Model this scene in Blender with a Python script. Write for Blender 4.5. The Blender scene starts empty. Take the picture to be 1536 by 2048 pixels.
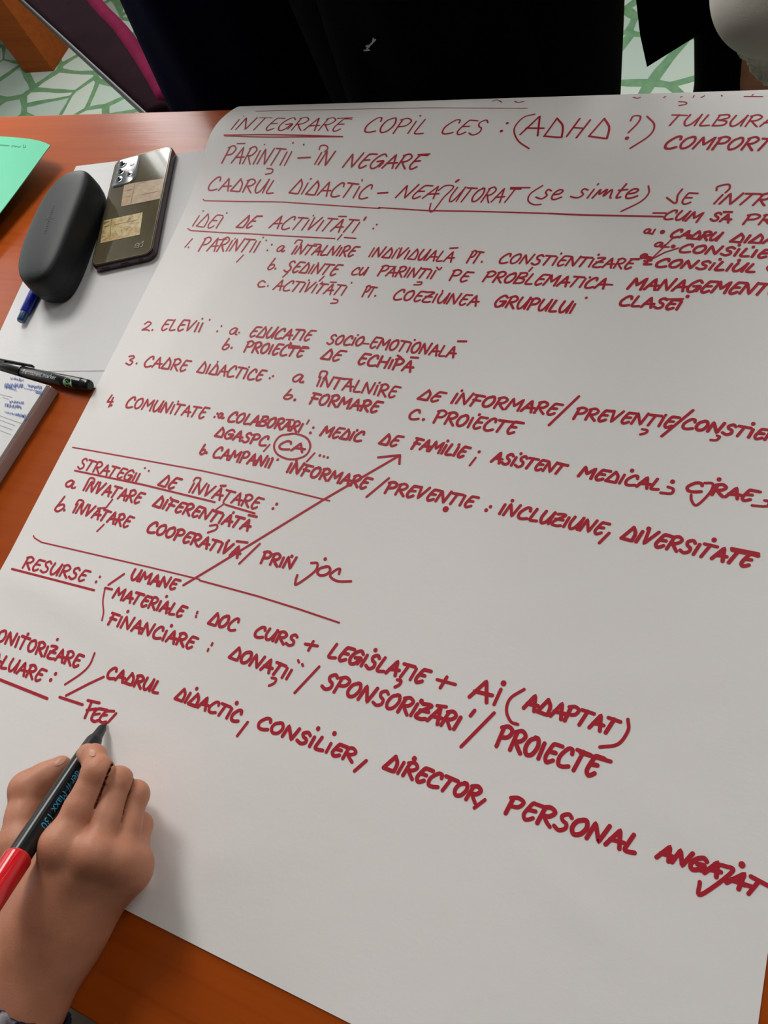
import bpy, bmesh, math, random
import numpy as np
from mathutils import Vector, Matrix
from mathutils.bvhtree import BVHTree

random.seed(7)
scn = bpy.context.scene
COL = scn.collection

# ------------------------------------------------------------------ camera
TZ = 0.75            # height of the table top over the floor
H = 0.50             # height of the camera over the table top
FPX = 1464.14
CX, CY = 768.0, 1024.0
AX = np.array([0.90648012, 0.18411369, -0.37999466])
AY = np.array([0.3140099, -0.89559004, 0.31514483])
AZ = np.array([-0.28229695, -0.40499461, -0.86964809])
R = np.stack([AX, AY, AZ])
cam_d = bpy.data.cameras.new('camera')
cam = bpy.data.objects.new('camera', cam_d)
COL.objects.link(cam)
right = R @ np.array([1, 0, 0.]); up = -(R @ np.array([0, 1, 0.])); back = -(R @ np.array([0, 0, 1.]))
M = Matrix(((right[0], up[0], back[0], 0), (right[1], up[1], back[1], 0), (right[2], up[2], back[2], TZ + H), (0, 0, 0, 1)))
cam.matrix_world = M
cam_d.sensor_width = 36.0
cam_d.lens = FPX / 2048.0 * 36.0
cam_d.clip_start = 0.01
scn.camera = cam

# ------------------------------------------------------------------ colour management, sky, daylight
scn.view_settings.view_transform = 'Standard'
scn.view_settings.look = 'None'
scn.view_settings.gamma = 1.0
scn.view_settings.use_curve_mapping = False
scn.view_settings.exposure = -0.12
scn.cycles.use_denoising = True
scn.cycles.max_bounces = 8
scn.cycles.sample_clamp_indirect = 4.0
w = bpy.data.worlds.new('sky'); scn.world = w
w.use_nodes = True
bg = w.node_tree.nodes['Background']
bg.inputs[0].default_value = (0.80, 0.90, 1.0, 1)
bg.inputs[1].default_value = 0.8

# windows of the wall behind the table: (x0, x1, z0, z1)
WALL_Y = 2.32
WINDOWS = [(-2.80, -1.75, 0.90, 2.55), (-1.55, -0.55, 0.90, 2.55), (-0.30, 0.70, 0.90, 2.55), (0.95, 1.95, 0.90, 2.55)]
POWER = [66.0, 34.0, 40.0, 18.0]
for (x0, x1, z0, z1), p in zip(WINDOWS, POWER):
    ld = bpy.data.lights.new('daylight', 'AREA'); ld.shape = 'RECTANGLE'
    ld.size = x1 - x0; ld.size_y = z1 - z0; ld.energy = p
    ld.color = (1.0, 0.985, 0.965)
    lo = bpy.data.objects.new('daylight', ld); COL.objects.link(lo)
    lo.location = ((x0 + x1) / 2, WALL_Y + 0.16, (z0 + z1) / 2)
    lo.rotation_euler = (math.radians(-90), 0, 0)
# two windows of the wall on the left
LEFT_X = -2.95
LEFT_WINDOWS = [(-1.0, 0.15, 0.90, 2.45), (0.45, 1.60, 0.90, 2.45)]
for (y0, y1, z0, z1), p in zip(LEFT_WINDOWS, (6.0, 12.0)):
    ld = bpy.data.lights.new('daylight', 'AREA'); ld.shape = 'RECTANGLE'
    ld.size = y1 - y0; ld.size_y = z1 - z0; ld.energy = p
    ld.color = (1.0, 0.985, 0.965)
    lo = bpy.data.objects.new('daylight', ld); COL.objects.link(lo)
    lo.location = (LEFT_X - 0.16, (y0 + y1) / 2, (z0 + z1) / 2)
    lo.rotation_euler = (math.radians(90), 0, math.radians(-90))

# ------------------------------------------------------------------ projection helpers
def ray(px, py):
    return R @ np.array([(px - CX) / FPX, (py - CY) / FPX, 1.0])
def at(px, py, z=0.0):
    """the point of the plane z over the table top seen at a pixel, world coordinates"""
    r = ray(px, py); t = (z - H) / r[2]
    return Vector((r[0] * t, r[1] * t, TZ + z))
def aty(px, py, y):
    """the point of the upright plane y seen at a pixel"""
    r = ray(px, py); t = y / r[1]
    return Vector((r[0] * t, y, TZ + H + r[2] * t))

# ------------------------------------------------------------------ object helpers
def link(name, mesh, mat=None, parent=None):
    o = bpy.data.objects.new(name, mesh); COL.objects.link(o)
    if mat is not None:
        for m in (mat if isinstance(mat, (list, tuple)) else [mat]): mesh.materials.append(m)
    if parent is not None:
        o.parent = parent
        o.matrix_parent_inverse = parent.matrix_basis.inverted()
    return o
def tag(o, label=None, cat=None, group=None, kind=None):
    if label: o['label'] = label
    if cat: o['category'] = cat
    if group: o['group'] = group
    if kind: o['kind'] = kind
    return o
def thing(name, label, cat, loc=(0, 0, 0), group=None):
    o = bpy.data.objects.new(name, None); COL.objects.link(o)
    o.location = loc; o.empty_display_size = 0.05
    return tag(o, label, cat, group)
def bm_obj(name, bm, mat=None, parent=None, smooth=False, bevel=0, seg=3):
    if bevel:
        bmesh.ops.bevel(bm, geom=list(bm.edges), offset=bevel, segments=seg, affect='EDGES', profile=0.5, clamp_overlap=True)
    me = bpy.data.meshes.new(name)
    bmesh.ops.recalc_face_normals(bm, faces=bm.faces)
    bm.to_mesh(me); bm.free()
    if smooth:
        for p in me.polygons: p.use_smooth = True
    return link(name, me, mat, parent)
def py_obj(name, verts, faces, mat=None, parent=None, smooth=False):
    me = bpy.data.meshes.new(name)
    me.from_pydata([tuple(v) for v in verts], [], [tuple(f) for f in faces])
    me.update()
    if smooth:
        for p in me.polygons: p.use_smooth = True
    return link(name, me, mat, parent)
def add_box(bm, x0, x1, y0, y1, z0, z1, mat=None):
    vs = [bm.verts.new((x, y, z)) for z in (z0, z1) for y in (y0, y1) for x in (x0, x1)]
    if mat is not None:
        for v in vs: v.co = mat @ v.co
    for f in ((0, 2, 3, 1), (4, 5, 7, 6), (0, 1, 5, 4), (2, 6, 7, 3), (0, 4, 6, 2), (1, 3, 7, 5)):
        bm.faces.new([vs[i] for i in f])
def box(name, x0, x1, y0, y1, z0, z1, mat, parent=None, bevel=0, xf=None, seg=2):
    bm = bmesh.new(); add_box(bm, x0, x1, y0, y1, z0, z1, xf)
    return bm_obj(name, bm, mat, parent, False, bevel, seg)
def frame_of(axis, upish=(0, 0, 1)):
    z = Vector(axis).normalized(); u = Vector(upish)
    x = u.cross(z)
    if x.length < 1e-5: x = Vector((1, 0, 0)).cross(z)
    x.normalize(); y = z.cross(x)
    return x, y, z
def lathe(name, p, axis, prof, mat, parent=None, n=40, cap=True, smooth=True, upish=(0, 0, 1)):
    """revolve (distance along the axis, radius) pairs about the axis through p"""
    x, y, z = frame_of(axis, upish); p = Vector(p)
    vs, fs = [], []
    for (d, r) in prof:
        for i in range(n):
            a = 2 * math.pi * i / n
            vs.append(p + z * d + x * (r * math.cos(a)) + y * (r * math.sin(a)))
    for k in range(len(prof) - 1):
        for i in range(n):
            j = (i + 1) % n
            fs.append((k * n + i, k * n + j, (k + 1) * n + j, (k + 1) * n + i))
    if cap:
        fs.append(tuple(range(n))[::-1]); fs.append(tuple((len(prof) - 1) * n + i for i in range(n)))
    o = py_obj(name, vs, fs, mat, parent, smooth)
    if smooth: edge_split(o)
    return o
def edge_split(o, deg=35):
    m = o.modifiers.new('edges', 'EDGE_SPLIT'); m.split_angle = math.radians(deg)
def tube(name, pts, r, mat, parent=None, n=12, smooth=True):
    """a round bar along a polyline"""
    pts = [Vector(q) for q in pts]; vs, fs = [], []
    for k, q in enumerate(pts):
        d = (pts[min(k + 1, len(pts) - 1)] - pts[max(k - 1, 0)]).normalized()
        x, y, z = frame_of(d, (0.3, 0.2, 1))
        rr = r[k] if isinstance(r, (list, tuple)) else r
        for i in range(n):
            a = 2 * math.pi * i / n
            vs.append(q + x * (rr * math.cos(a)) + y * (rr * math.sin(a)))
    for k in range(len(pts) - 1):
        for i in range(n):
            j = (i + 1) % n
            fs.append((k * n + i, k * n + j, (k + 1) * n + j, (k + 1) * n + i))
    fs.append(tuple(range(n))[::-1]); fs.append(tuple((len(pts) - 1) * n + i for i in range(n)))
    return py_obj(name, vs, fs, mat, parent, smooth)
def rounded_outline(wd, ht, r, n=8, chamfer=None):
    """corner points of a rounded rectangle about the origin, counter clockwise"""
    out = []
    for k, (sx, sy) in enumerate(((1, 1), (-1, 1), (-1, -1), (1, -1))):
        rr = chamfer[k] if chamfer else r
        cx, cy = sx * (wd / 2 - rr), sy * (ht / 2 - rr)
        for i in range(n + 1):
            a = math.pi / 2 * (k + i / n)
            out.append((cx + rr * math.cos(a), cy + rr * math.sin(a)))
    return out
def prism(name, outline, layers, mat, parent, xf, smooth=False):
    """stack the outline, shrunk by `inset` at each height: layers = [(z, inset)]"""
    n = len(outline); vs = []
    for z, ins in layers:
        for (x, y) in outline:
            l = math.hypot(x, y)
            vs.append(xf @ Vector((x - ins * x / l, y - ins * y / l, z)))
    fs = []
    for k in range(len(layers) - 1):
        for i in range(n):
            j = (i + 1) % n
            fs.append((k * n + i, k * n + j, (k + 1) * n + j, (k + 1) * n + i))
    fs.append(tuple(range(n))[::-1]); fs.append(tuple((len(layers) - 1) * n + i for i in range(n)))
    o = py_obj(name, vs, fs, mat, parent, smooth)
    if smooth: edge_split(o, 40)
    return o

# ------------------------------------------------------------------ materials
def mat(name, col, rough=0.5, metal=0.0, spec=0.5, coat=0.0, coat_rough=0.1, sss=0.0, trans=0.0, emit=None):
    m = bpy.data.materials.new(name); m.use_nodes = True
    b = m.node_tree.nodes['Principled BSDF']
    b.inputs['Base Color'].default_value = (*col, 1)
    b.inputs['Roughness'].default_value = rough
    b.inputs['Metallic'].default_value = metal
    b.inputs['Specular IOR Level'].default_value = spec
    b.inputs['Coat Weight'].default_value = coat
    b.inputs['Coat Roughness'].default_value = coat_rough
    b.inputs['Subsurface Weight'].default_value = sss
    b.inputs['Transmission Weight'].default_value = trans
    return m
def nodes(m):
    return m.node_tree.nodes, m.node_tree.links, m.node_tree.nodes['Principled BSDF']
def coords(m, scale=(1, 1, 1), rot=(0, 0, 0)):
    N, L, b = nodes(m)
    tc = N.new('ShaderNodeTexCoord'); mp = N.new('ShaderNodeMapping')
    mp.inputs['Scale'].default_value = scale; mp.inputs['Rotation'].default_value = rot
    L.new(tc.outputs['Object'], mp.inputs[0])
    return mp.outputs[0]
def noise(m, vec, scale, detail=4, rough=0.55, dist=0.0):
    N, L, b = nodes(m)
    t = N.new('ShaderNodeTexNoise'); t.inputs['Scale'].default_value = scale
    t.inputs['Detail'].default_value = detail; t.inputs['Roughness'].default_value = rough
    t.inputs['Distortion'].default_value = dist
    L.new(vec, t.inputs['Vector']); return t.outputs['Fac']
def ramp(m, fac, stops):
    N, L, b = nodes(m)
    r = N.new('ShaderNodeValToRGB'); e = r.color_ramp.elements
    while len(e) < len(stops): e.new(0.5)
    for i, (p, c) in enumerate(stops):
        e[i].position = p; e[i].color = (*c, 1)
    L.new(fac, r.inputs[0]); return r.outputs[0]
def bump(m, fac, strength=0.2, dist=0.001):
    N, L, b = nodes(m)
    n = N.new('ShaderNodeBump'); n.inputs['Strength'].default_value = strength
    n.inputs['Distance'].default_value = dist
    L.new(fac, n.inputs['Height']); L.new(n.outputs[0], b.inputs['Normal'])
def base(m, col):
    N, L, b = nodes(m); L.new(col, b.inputs['Base Color'])
def fabric(name, col, scale=900, var=0.25, rough=0.9, sheen=0.0):
    m = mat(name, col, rough, spec=0.03)
    v = coords(m); f = noise(m, v, scale, 2)
    g = noise(m, v, 14, 3)
    N, L, b = nodes(m)
    base(m, ramp(m, g, [(0.3, tuple(c * (1 - var) for c in col)), (0.7, tuple(c * (1 + var) for c in col))]))
    b.inputs['Sheen Weight'].default_value = sheen
    bump(m, f, 0.25, 0.001)
    return m

def paper_mat(name, col, crease=0.35):
    m = mat(name, col, 0.72, spec=0.25)
    v = coords(m)
    a = noise(m, v, 9, 6, 0.6); c = noise(m, v, 700, 2)
    N, L, b = nodes(m)
    mx = N.new('ShaderNodeMath'); mx.operation = 'MULTIPLY_ADD'
    mx.inputs[1].default_value = 0.02
    L.new(c, mx.inputs[0]); L.new(a, mx.inputs[2])
    bump(m, mx.outputs[0], crease, 0.012)
    return m
PAPER = paper_mat('flipchart_paper', (0.82, 0.788, 0.762), 0.10)
SHEET = paper_mat('office_paper', (0.67, 0.665, 0.66), 0.12)

def wood_mat(name, dark, light, coat=0.5, rough=0.35, rot=0.0):
    m = mat(name, light, rough, spec=0.10, coat=coat, coat_rough=0.13)
    v = coords(m, (1.2, 16, 16), (0, 0, rot))
    a = noise(m, v, 3.0, 7, 0.62, 0.6)
    v2 = coords(m, (4.0, 210, 210), (0, 0, rot))
    g = noise(m, v2, 1.0, 3, 0.6)
    N, L, b = nodes(m)
    mx = N.new('ShaderNodeMix'); mx.data_type = 'FLOAT'; mx.inputs[0].default_value = 0.35
    L.new(a, mx.inputs[2]); L.new(g, mx.inputs[3])
    base(m, ramp(m, mx.outputs[0], [(0.30, dark), (0.52, light), (0.75, tuple(c * 1.12 for c in light))]))
    bump(m, mx.outputs[0], 0.10, 0.002)
    n = [x for x in N if x.type == 'BUMP'][0]
    L.new(n.outputs[0], b.inputs['Coat Normal'])
    return m
WOOD = wood_mat('orange_beech_laminate', (0.30, 0.042, 0.002), (0.36, 0.064, 0.004), 0.32, 0.38)
WOOD_LEG = wood_mat('orange_beech_leg', (0.20, 0.042, 0.006), (0.25, 0.060, 0.010), 0.0, 0.6, 1.57)

def floor_mat():
    m = mat('broken_marble', (0.7, 0.75, 0.7), 0.35, spec=0.5)
    N, L, b = nodes(m)
    v = coords(m)
    nz = N.new('ShaderNodeTexNoise'); nz.inputs['Scale'].default_value = 2.2; nz.inputs['Detail'].default_value = 1
    L.new(v, nz.inputs['Vector'])
    ad = N.new('ShaderNodeVectorMath'); ad.operation = 'MULTIPLY_ADD'
    ad.inputs[1].default_value = (0.12, 0.12, 0); L.new(nz.outputs['Color'], ad.inputs[0]); L.new(v, ad.inputs[2])
    mp = N.new('ShaderNodeMapping'); mp.inputs['Scale'].default_value = (1.0, 1.35, 1); mp.inputs['Rotation'].default_value = (0, 0, 0.5)
    L.new(ad.outputs[0], mp.inputs[0])
    vo = N.new('ShaderNodeTexVoronoi'); vo.feature = 'DISTANCE_TO_EDGE'; vo.voronoi_dimensions = '2D'
    vo.inputs['Scale'].default_value = 6.4; vo.inputs['Randomness'].default_value = 1.0
    L.new(mp.outputs[0], vo.inputs['Vector'])
    v2 = N.new('ShaderNodeTexVoronoi'); v2.feature = 'F1'; v2.voronoi_dimensions = '2D'
    v2.inputs['Scale'].default_value = 6.4; v2.inputs['Randomness'].default_value = 1.0
    L.new(mp.outputs[0], v2.inputs['Vector'])
    wn = noise(m, v, 5, 2)
    th = N.new('ShaderNodeMath'); th.operation = 'MULTIPLY_ADD'; th.inputs[1].default_value = 0.20; th.inputs[2].default_value = -0.025
    L.new(wn, th.inputs[0])
    sb = N.new('ShaderNodeMath'); sb.operation = 'SUBTRACT'; L.new(vo.outputs['Distance'], sb.inputs[0]); L.new(th.outputs[0], sb.inputs[1])
    ml = N.new('ShaderNodeMath'); ml.operation = 'MULTIPLY'; ml.inputs[1].default_value = 120; ml.use_clamp = True
    L.new(sb.outputs[0], ml.inputs[0])
    joint = ramp(m, noise(m, v, 40, 4), [(0.3, (0.075, 0.17, 0.085)), (0.7, (0.12, 0.24, 0.125))])
    hs = N.new('ShaderNodeSeparateColor'); L.new(v2.outputs['Color'], hs.inputs[0])
    stone = ramp(m, hs.outputs[0], [(0.0, (0.29, 0.37, 0.32)), (0.5, (0.36, 0.42, 0.36)), (1.0, (0.40, 0.45, 0.40))])
    mx = N.new('ShaderNodeMix'); mx.data_type = 'RGBA'
    L.new(ml.outputs[0], mx.inputs[0]); L.new(joint, mx.inputs[6]); L.new(stone, mx.inputs[7])
    base(m, mx.outputs[2])
    return m
INK = mat('red_marker_ink', (0.43, 0.012, 0.028), 0.55, spec=0.3)
BLACK_PLASTIC = mat('black_plastic', (0.006, 0.008, 0.008), 0.22, spec=0.4)
DARK_CASE = mat('charcoal_leatherette', (0.010, 0.0135, 0.0135), 0.52, spec=0.28)
v_ = coords(DARK_CASE); bump(DARK_CASE, noise(DARK_CASE, v_, 1500, 2), 0.08, 0.0005)
WHITE_WALL = mat('white_wall_paint', (0.24, 0.235, 0.22), 0.8, spec=0.2)
bump(WHITE_WALL, noise(WHITE_WALL, coords(WHITE_WALL), 180, 3), 0.1, 0.002)
FRAME_WHITE = mat('white_window_frame', (0.75, 0.75, 0.73), 0.4)
bump(FRAME_WHITE, noise(FRAME_WHITE, coords(FRAME_WHITE), 300, 2), 0.03, 0.001)

# ------------------------------------------------------------------ setting
RX0, RX1, RY0 = LEFT_X, 5.6, -5.2
RH = 3.1
o = box('floor', RX0, RX1, RY0, WALL_Y, -0.08, 0.0, floor_mat()); tag(o, kind='structure')
o = box('ceiling', RX0, RX1, RY0, WALL_Y, RH, RH + 0.08, WHITE_WALL); tag(o, kind='structure')
def wall_with_openings(name, along, c0, c1, pos, openings, thick):
    """a wall along x or y from c0 to c1 at pos, with rectangular openings (a0, a1, z0, z1)"""
    bm = bmesh.new()
    def pier(a0, a1, z0, z1):
        if along == 'x': add_box(bm, a0, a1, pos, pos + thick, z0, z1)
        else: add_box(bm, pos - thick, pos, a0, a1, z0, z1)
    cur = c0
    for (a0, a1, z0, z1) in openings:
        pier(cur, a0, 0, RH); pier(a0, a1, 0, z0); pier(a0, a1, z1, RH); cur = a1
    pier(cur, c1, 0, RH)
    return tag(bm_obj(name, bm, WHITE_WALL), kind='structure')
wall_with_openings('wall_back', 'x', RX0, RX1, WALL_Y, WINDOWS, 0.12)
wall_with_openings('wall_left', 'y', RY0, WALL_Y, LEFT_X, LEFT_WINDOWS, 0.12)
o = box('wall_right', RX1, RX1 + 0.12, RY0, WALL_Y, 0, RH, WHITE_WALL); tag(o, kind='structure')
o = box('wall_front', RX0, RX1, RY0 - 0.12, RY0, 0, RH, WHITE_WALL); tag(o, kind='structure')
def window(n, along, a0, a1, z0, z1, pos):
    bm = bmesh.new(); t = 0.05; d0, d1 = 0.02, 0.08
    def bar(u0, u1, w0, w1):
        if along == 'x': add_box(bm, u0, u1, pos + d0, pos + d1, w0, w1)
        else: add_box(bm, pos - d1, pos - d0, u0, u1, w0, w1)
    bar(a0, a0 + t, z0, z1); bar(a1 - t, a1, z0, z1); bar(a0 + t, a1 - t, z0, z0 + t); bar(a0 + t, a1 - t, z1 - t, z1)
    mid = (a0 + a1) / 2; bar(mid - t / 2, mid + t / 2, z0 + t, z1 - t)
    tag(bm_obj('window_%d' % n, bm, FRAME_WHITE), kind='structure')
n = 1
for (a0, a1, z0, z1) in WINDOWS: window(n, 'x', a0, a1, z0, z1, WALL_Y); n += 1

for (a0, a1, z0, z1) in LEFT_WINDOWS: window(n, 'y', a0, a1, z0, z1, LEFT_X); n += 1

# ------------------------------------------------------------------ the big table
TX0, TX1, TY0, TY1 = -1.32, 0.62, -0.2086, 0.6308
table = thing('table', 'long orange wooden table covered by the large written paper', 'table', (-0.35, 0.21, 0))
bm = bmesh.new(); add_box(bm, TX0, TX1, TY0, TY1, TZ - 0.026, TZ)
bm_obj('tabletop', bm, WOOD, table, bevel=0.0012, seg=2)
for x in (TX0 + 0.10, TX1 - 0.10):
    box('side_panel', x - 0.013, x + 0.013, TY0 + 0.06, TY1 - 0.06, 0.0, TZ - 0.0262, WOOD_LEG, table, 0.001)
box('modesty_panel', TX0 + 0.1135, TX1 - 0.1135, 0.20, 0.218, 0.30, TZ - 0.0262, WOOD_LEG, table, 0.001)

# ------------------------------------------------------------------ the written sheet: one curved profile swept along x
def catmull(pts, per=8):
    P = np.array(pts, float)
    if len(P) < 3: return P
    Q = np.vstack([2 * P[0] - P[1], P, 2 * P[-1] - P[-2]]); out = []
    for i in range(1, len(Q) - 2):
        p0, p1, p2, p3 = Q[i - 1], Q[i], Q[i + 1], Q[i + 2]
        for k in range(per):
            t = k / per
            out.append(0.5 * (2 * p1 + (p2 - p0) * t + (2 * p0 - 5 * p1 + 4 * p2 - p3) * t * t + (3 * p1 - p0 - 3 * p2 + p3) * t ** 3))
    out.append(P[-1]); return np.array(out)
PROF = catmull([(-0.1424, .0010), (-0.05, .0010), (0.05, .0010), (0.15, .0010), (.25, .0013), (.34, .0019), (.40, .0028), (.46, .0047), (.4894, .0073), (.5177, .0118),
                (.5458, .0188), (.5663, .0219), (.5857, .0202), (.6052, .0150), (.6207, .0092), (.6299, .0044), (.6362, -.002), (.6395, -.014), (.6405, -.05), (.6405, -.10), (.6405, -.16)], 10)
PX0, PX1 = -0.5553, 0.0816
def wrinkle(x, y):
    """soft folds of the sheet, metres"""
    x = np.asarray(x, float); y = np.asarray(y, float)
    d = 0.0
    for (cx, cy, ang, s, l, a) in ((-0.50, 0.045, -0.10, 0.010, 0.10, 0.0011), (-0.40, 0.02, -0.25, 0.012, 0.08, 0.0007), (-0.02, -0.035, -0.45, 0.007, 0.035, 0.0009),
                                   (0.02, 0.03, -0.4, 0.010, 0.05, 0.0006), (-0.25, -0.09, 0.5, 0.012, 0.05, 0.0004), (-0.02, 0.10, 0.3, 0.012, 0.06, 0.0004), (-0.48, 0.36, 1.35, 0.02, 0.12, 0.0009)):
        u = (x - cx) * math.cos(ang) + (y - cy) * math.sin(ang); v = -(x - cx) * math.sin(ang) + (y - cy) * math.cos(ang)
        d = d + a * np.exp(-(v / s) ** 2 - (u / l) ** 2)
    d = d + 0.00025 * (1 + np.sin(23 * x + 9 * y) * np.sin(17 * y - 11 * x))
    return np.where(y < 0.60, d, d * np.clip((0.63 - y) / 0.03, 0, 1))
def lift(x):
    """the raised bulge is full at the left corner and flattens to the right"""
    t = np.clip((-0.16 - np.asarray(x, float)) / 0.34, 0, 1)
    return 0.38 + 0.62 * t * t * (3 - 2 * t)
seg_d = np.hypot(*np.diff(PROF, axis=0).T)
fine = []
for (a, b), l in zip(zip(PROF[:-1], PROF[1:]), seg_d):
    k = max(1, int(l / 0.006))
    for i in range(k): fine.append(a + (b - a) * i / k)
fine.append(PROF[-1]); fine = np.array(fine)
NX = 110
xs = np.linspace(PX0, PX1, NX)
vs, fs = [], []
for (y, z) in fine:
    zz = (z * lift(xs) + .0006 * (1 - lift(xs)) if z > 0 else z) + wrinkle(xs, np.full(NX, y))
    for x, q in zip(xs, zz): vs.append((x, y, TZ + q))
for j in range(len(fine) - 1):
    for i in range(NX - 1):
        fs.append((j * NX + i, j * NX + i + 1, (j + 1) * NX + i + 1, (j + 1) * NX + i))
poster = thing('flipchart_sheet', 'large white flipchart sheet covered in red handwriting, draped over the table edge', 'paper', (-0.237, 0.244, TZ + 0.001))
sheet = py_obj('sheet', vs, fs, PAPER, poster, True)
sol = sheet.modifiers.new('thickness', 'SOLIDIFY'); sol.thickness = 0.0002; sol.offset = -1; edge_split(sheet, 60)

def sheet_hit(P):
    """points of the sheet seen at the pixels P (n, 2)"""
    P = np.asarray(P, float)
    rays = (R @ np.stack([(P[:, 0] - CX) / FPX, (P[:, 1] - CY) / FPX, np.ones(len(P))])).T
    out = np.zeros((len(P), 3)); nor = np.zeros((len(P), 3))
    for i, r in enumerate(rays):
        # the profile, scaled by the local lift, met by the (y, z) ray from (0, H); refined a few times
        d = np.array([r[1], r[2]]); x = r[0] * (-H / r[2])
        for it in range(3):
            m = float(lift(x)); Q = PROF.copy(); up_ = Q[:, 1] > 0; Q[up_, 1] = Q[up_, 1] * m + .0006 * (1 - m)
            A = Q[:-1]; e = Q[1:] - A
            den = d[0] * e[:, 1] - d[1] * e[:, 0]
            den = np.where(abs(den) < 1e-12, 1e-12, den)
            a0 = A[:, 0]; a1 = A[:, 1] - H
            t = (a0 * e[:, 1] - a1 * e[:, 0]) / den
            s = (a0 * d[1] - a1 * d[0]) / den
            ok = (s >= -1e-6) & (s <= 1 + 1e-6) & (t > 0)
            if ok.any():
                k = np.where(ok)[0][np.argmin(t[ok])]; tt = t[k]
            else:
                k = 0; tt = -(H - 0.001) / r[2]
            x = r[0] * tt
            if r[1] * tt < 0.3: break
        out[i] = (r[0] * tt, r[1] * tt, H + r[2] * tt)
        nn = np.array([0, -e[k, 1], e[k, 0]]); nor[i] = nn / np.linalg.norm(nn)
    out[:, 2] += wrinkle(out[:, 0], out[:, 1])
    out[:, 2] += TZ
    return out, nor

def ribbon(V, F, P, N, wd):
    """a pen stroke of width wd along the points P with surface normals N"""
    P = np.asarray(P); n = len(P)
    if n < 2: return
    T = np.gradient(P, axis=0); T /= np.maximum(np.linalg.norm(T, axis=1, keepdims=True), 1e-9)
    S = np.cross(N, T); S /= np.maximum(np.linalg.norm(S, axis=1, keepdims=True), 1e-9)
    Q = P + N * 0.00025; b0 = len(V); h = wd / 2
    L_, R_ = Q + S * h, Q - S * h
    V.extend(map(tuple, L_)); V.extend(map(tuple, R_))
    for i in range(n - 1): F.append((b0 + i, b0 + n + i, b0 + n + i + 1, b0 + i + 1))
    for (k, sg) in ((0, -1), (n - 1, 1)):
        c = len(V); ring = []
        for a in range(0, 9):
            th = math.pi * a / 8
            V.append(tuple(Q[k] + S[k] * (h * math.cos(th)) + T[k] * (sg * h * math.sin(th)))); ring.append(c + a)
        F.append(tuple(ring if sg < 0 else ring[::-1]))

# the writer's alphabet: unit cell, stems upright; ~ marks a curved stroke, widths relative to the cap height
G = {
 'A': (.62, '0,0 52,100 100,-2|14,34 112,40'), 'B': (.58, '0,0 8,100|~0,98 70,104 92,78 30,54|~22,54 92,44 86,8 0,0'),
 'C': (.62, '~96,74 84,98 48,94 8,46 18,4 56,-4 104,8'), 'D': (.62, '0,2 50,100|~50,100 90,62 98,12 90,0 0,2'),
 'E': (.52, '~130,98 70,99 42,96 22,60 10,20 34,-4 62,0 92,14|26,54 88,56'), 'F': (.55, '0,96 110,92|30,94 14,-6|8,50 88,48'),
 'G': (.66, '~98,84 66,102 24,80 2,34 26,-2 66,4 92,46|~44,46 100,50 92,8'), 'H': (.66, '4,0 10,100|88,-2 100,100|6,50 96,52'),
 'I': (.16, '40,0 50,84'), 'L': (.5, '~28,100 14,40 10,6 34,-2 100,4'), 'M': (.80, '0,0 16,100 50,34 94,100 96,-2'),
 'N': (.68, '0,0 12,98 78,0 100,104'), 'O': (.60, '~60,98 16,78 2,34 30,0 76,12 98,58 78,96 50,98'),
 'P': (.56, '10,-4 14,96|~-4,92 50,106 100,88 78,54 12,44'), 'R': (.58, '8,-2 14,96|~0,92 52,106 96,84 70,54 16,46|~30,48 66,20 104,-4'),
 'S': (.56, '~98,88 66,104 26,84 42,58 80,44 86,14 46,-4 0,10'), 'T': (.60, '-4,98 116,96|52,98 30,-2'), 'U': (.64, '~12,100 2,40 26,-2 62,12 90,70 100,104|98,104 96,0'),
 'V': (.56, '6,100 30,0 104,104'), 'Z': (.56, '~4,96 60,102 96,94 20,44 2,4 60,-2 102,6|12,52 96,54'), 'J': (.3, '~40,96 60,40 30,-20'),
 '1': (.3, '0,70 50,100 40,0'), '2': (.52, '~6,74 40,104 88,84 50,36 2,2 60,10 104,0'), '3': (.5, '~8,92 60,104 86,84 40,54 92,36 70,0 4,10'), '4': (.5, '40,100 4,34 100,40|80,80 64,-10'),
 'a': (.95, '~92,86 50,100 6,50 20,4 60,12 92,88 88,10 112,0'), 'b': (.55, '~30,100 16,50 6,8 50,-4 90,24 64,46 16,36'), 'c': (.75, '~92,80 50,100 8,54 20,4 60,-2 100,12'),
 'e': (.75, '~10,44 70,56 84,90 40,98 10,50 24,2 64,0 110,22'), 's': (.70, '~90,86 50,100 40,70 74,36 40,0 -30,16'), 'i': (.22, '30,0 60,90|70,136 80,146'),
 'm': (1.2, '~0,0 14,90 24,40 50,92 52,20 76,90 92,10 100,0'), 't': (.45, '~50,150 30,60 36,4 90,12|0,84 120,90'), 'n': (.7, '~0,0 12,90 50,86 64,10 90,0'), 'u': (.7, '~4,90 10,16 50,4 84,86|84,86 96,4'),
}
def glyph(c):
    wd, s = G[c]; out = []
    for st in s.split('|'):
        cur = st.startswith('~'); st = st.lstrip('~')
        p = [tuple(float(q) / 100 for q in a.split(',')) for a in st.split()]
        out.append((cur, p))
    return wd, out
GAP = 0.17
def word_strokes(text, x0, y0, x1, y1, ux, uy):
    u = np.array([ux, uy], float); hgt = np.linalg.norm(u)
    ws = [glyph(c)[0] for c in text]; W = sum(ws) + GAP * (len(text) - 1)
    e = np.array([x1 - x0, y1 - y0], float) / W; p0 = np.array([x0, y0], float); cur = 0; res = []
    for c, wd in zip(text, ws):
        j = random.uniform(-.03, .03)
        for (sm, pts) in glyph(c)[1]:
            q = np.array([p0 + e * (cur + gx * wd) + u * (gy * (1 + j) + random.uniform(-.015, .015)) for gx, gy in pts])
            res.append(catmull(q, 5) if sm else q)
        cur += wd + GAP
    return res
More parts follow.
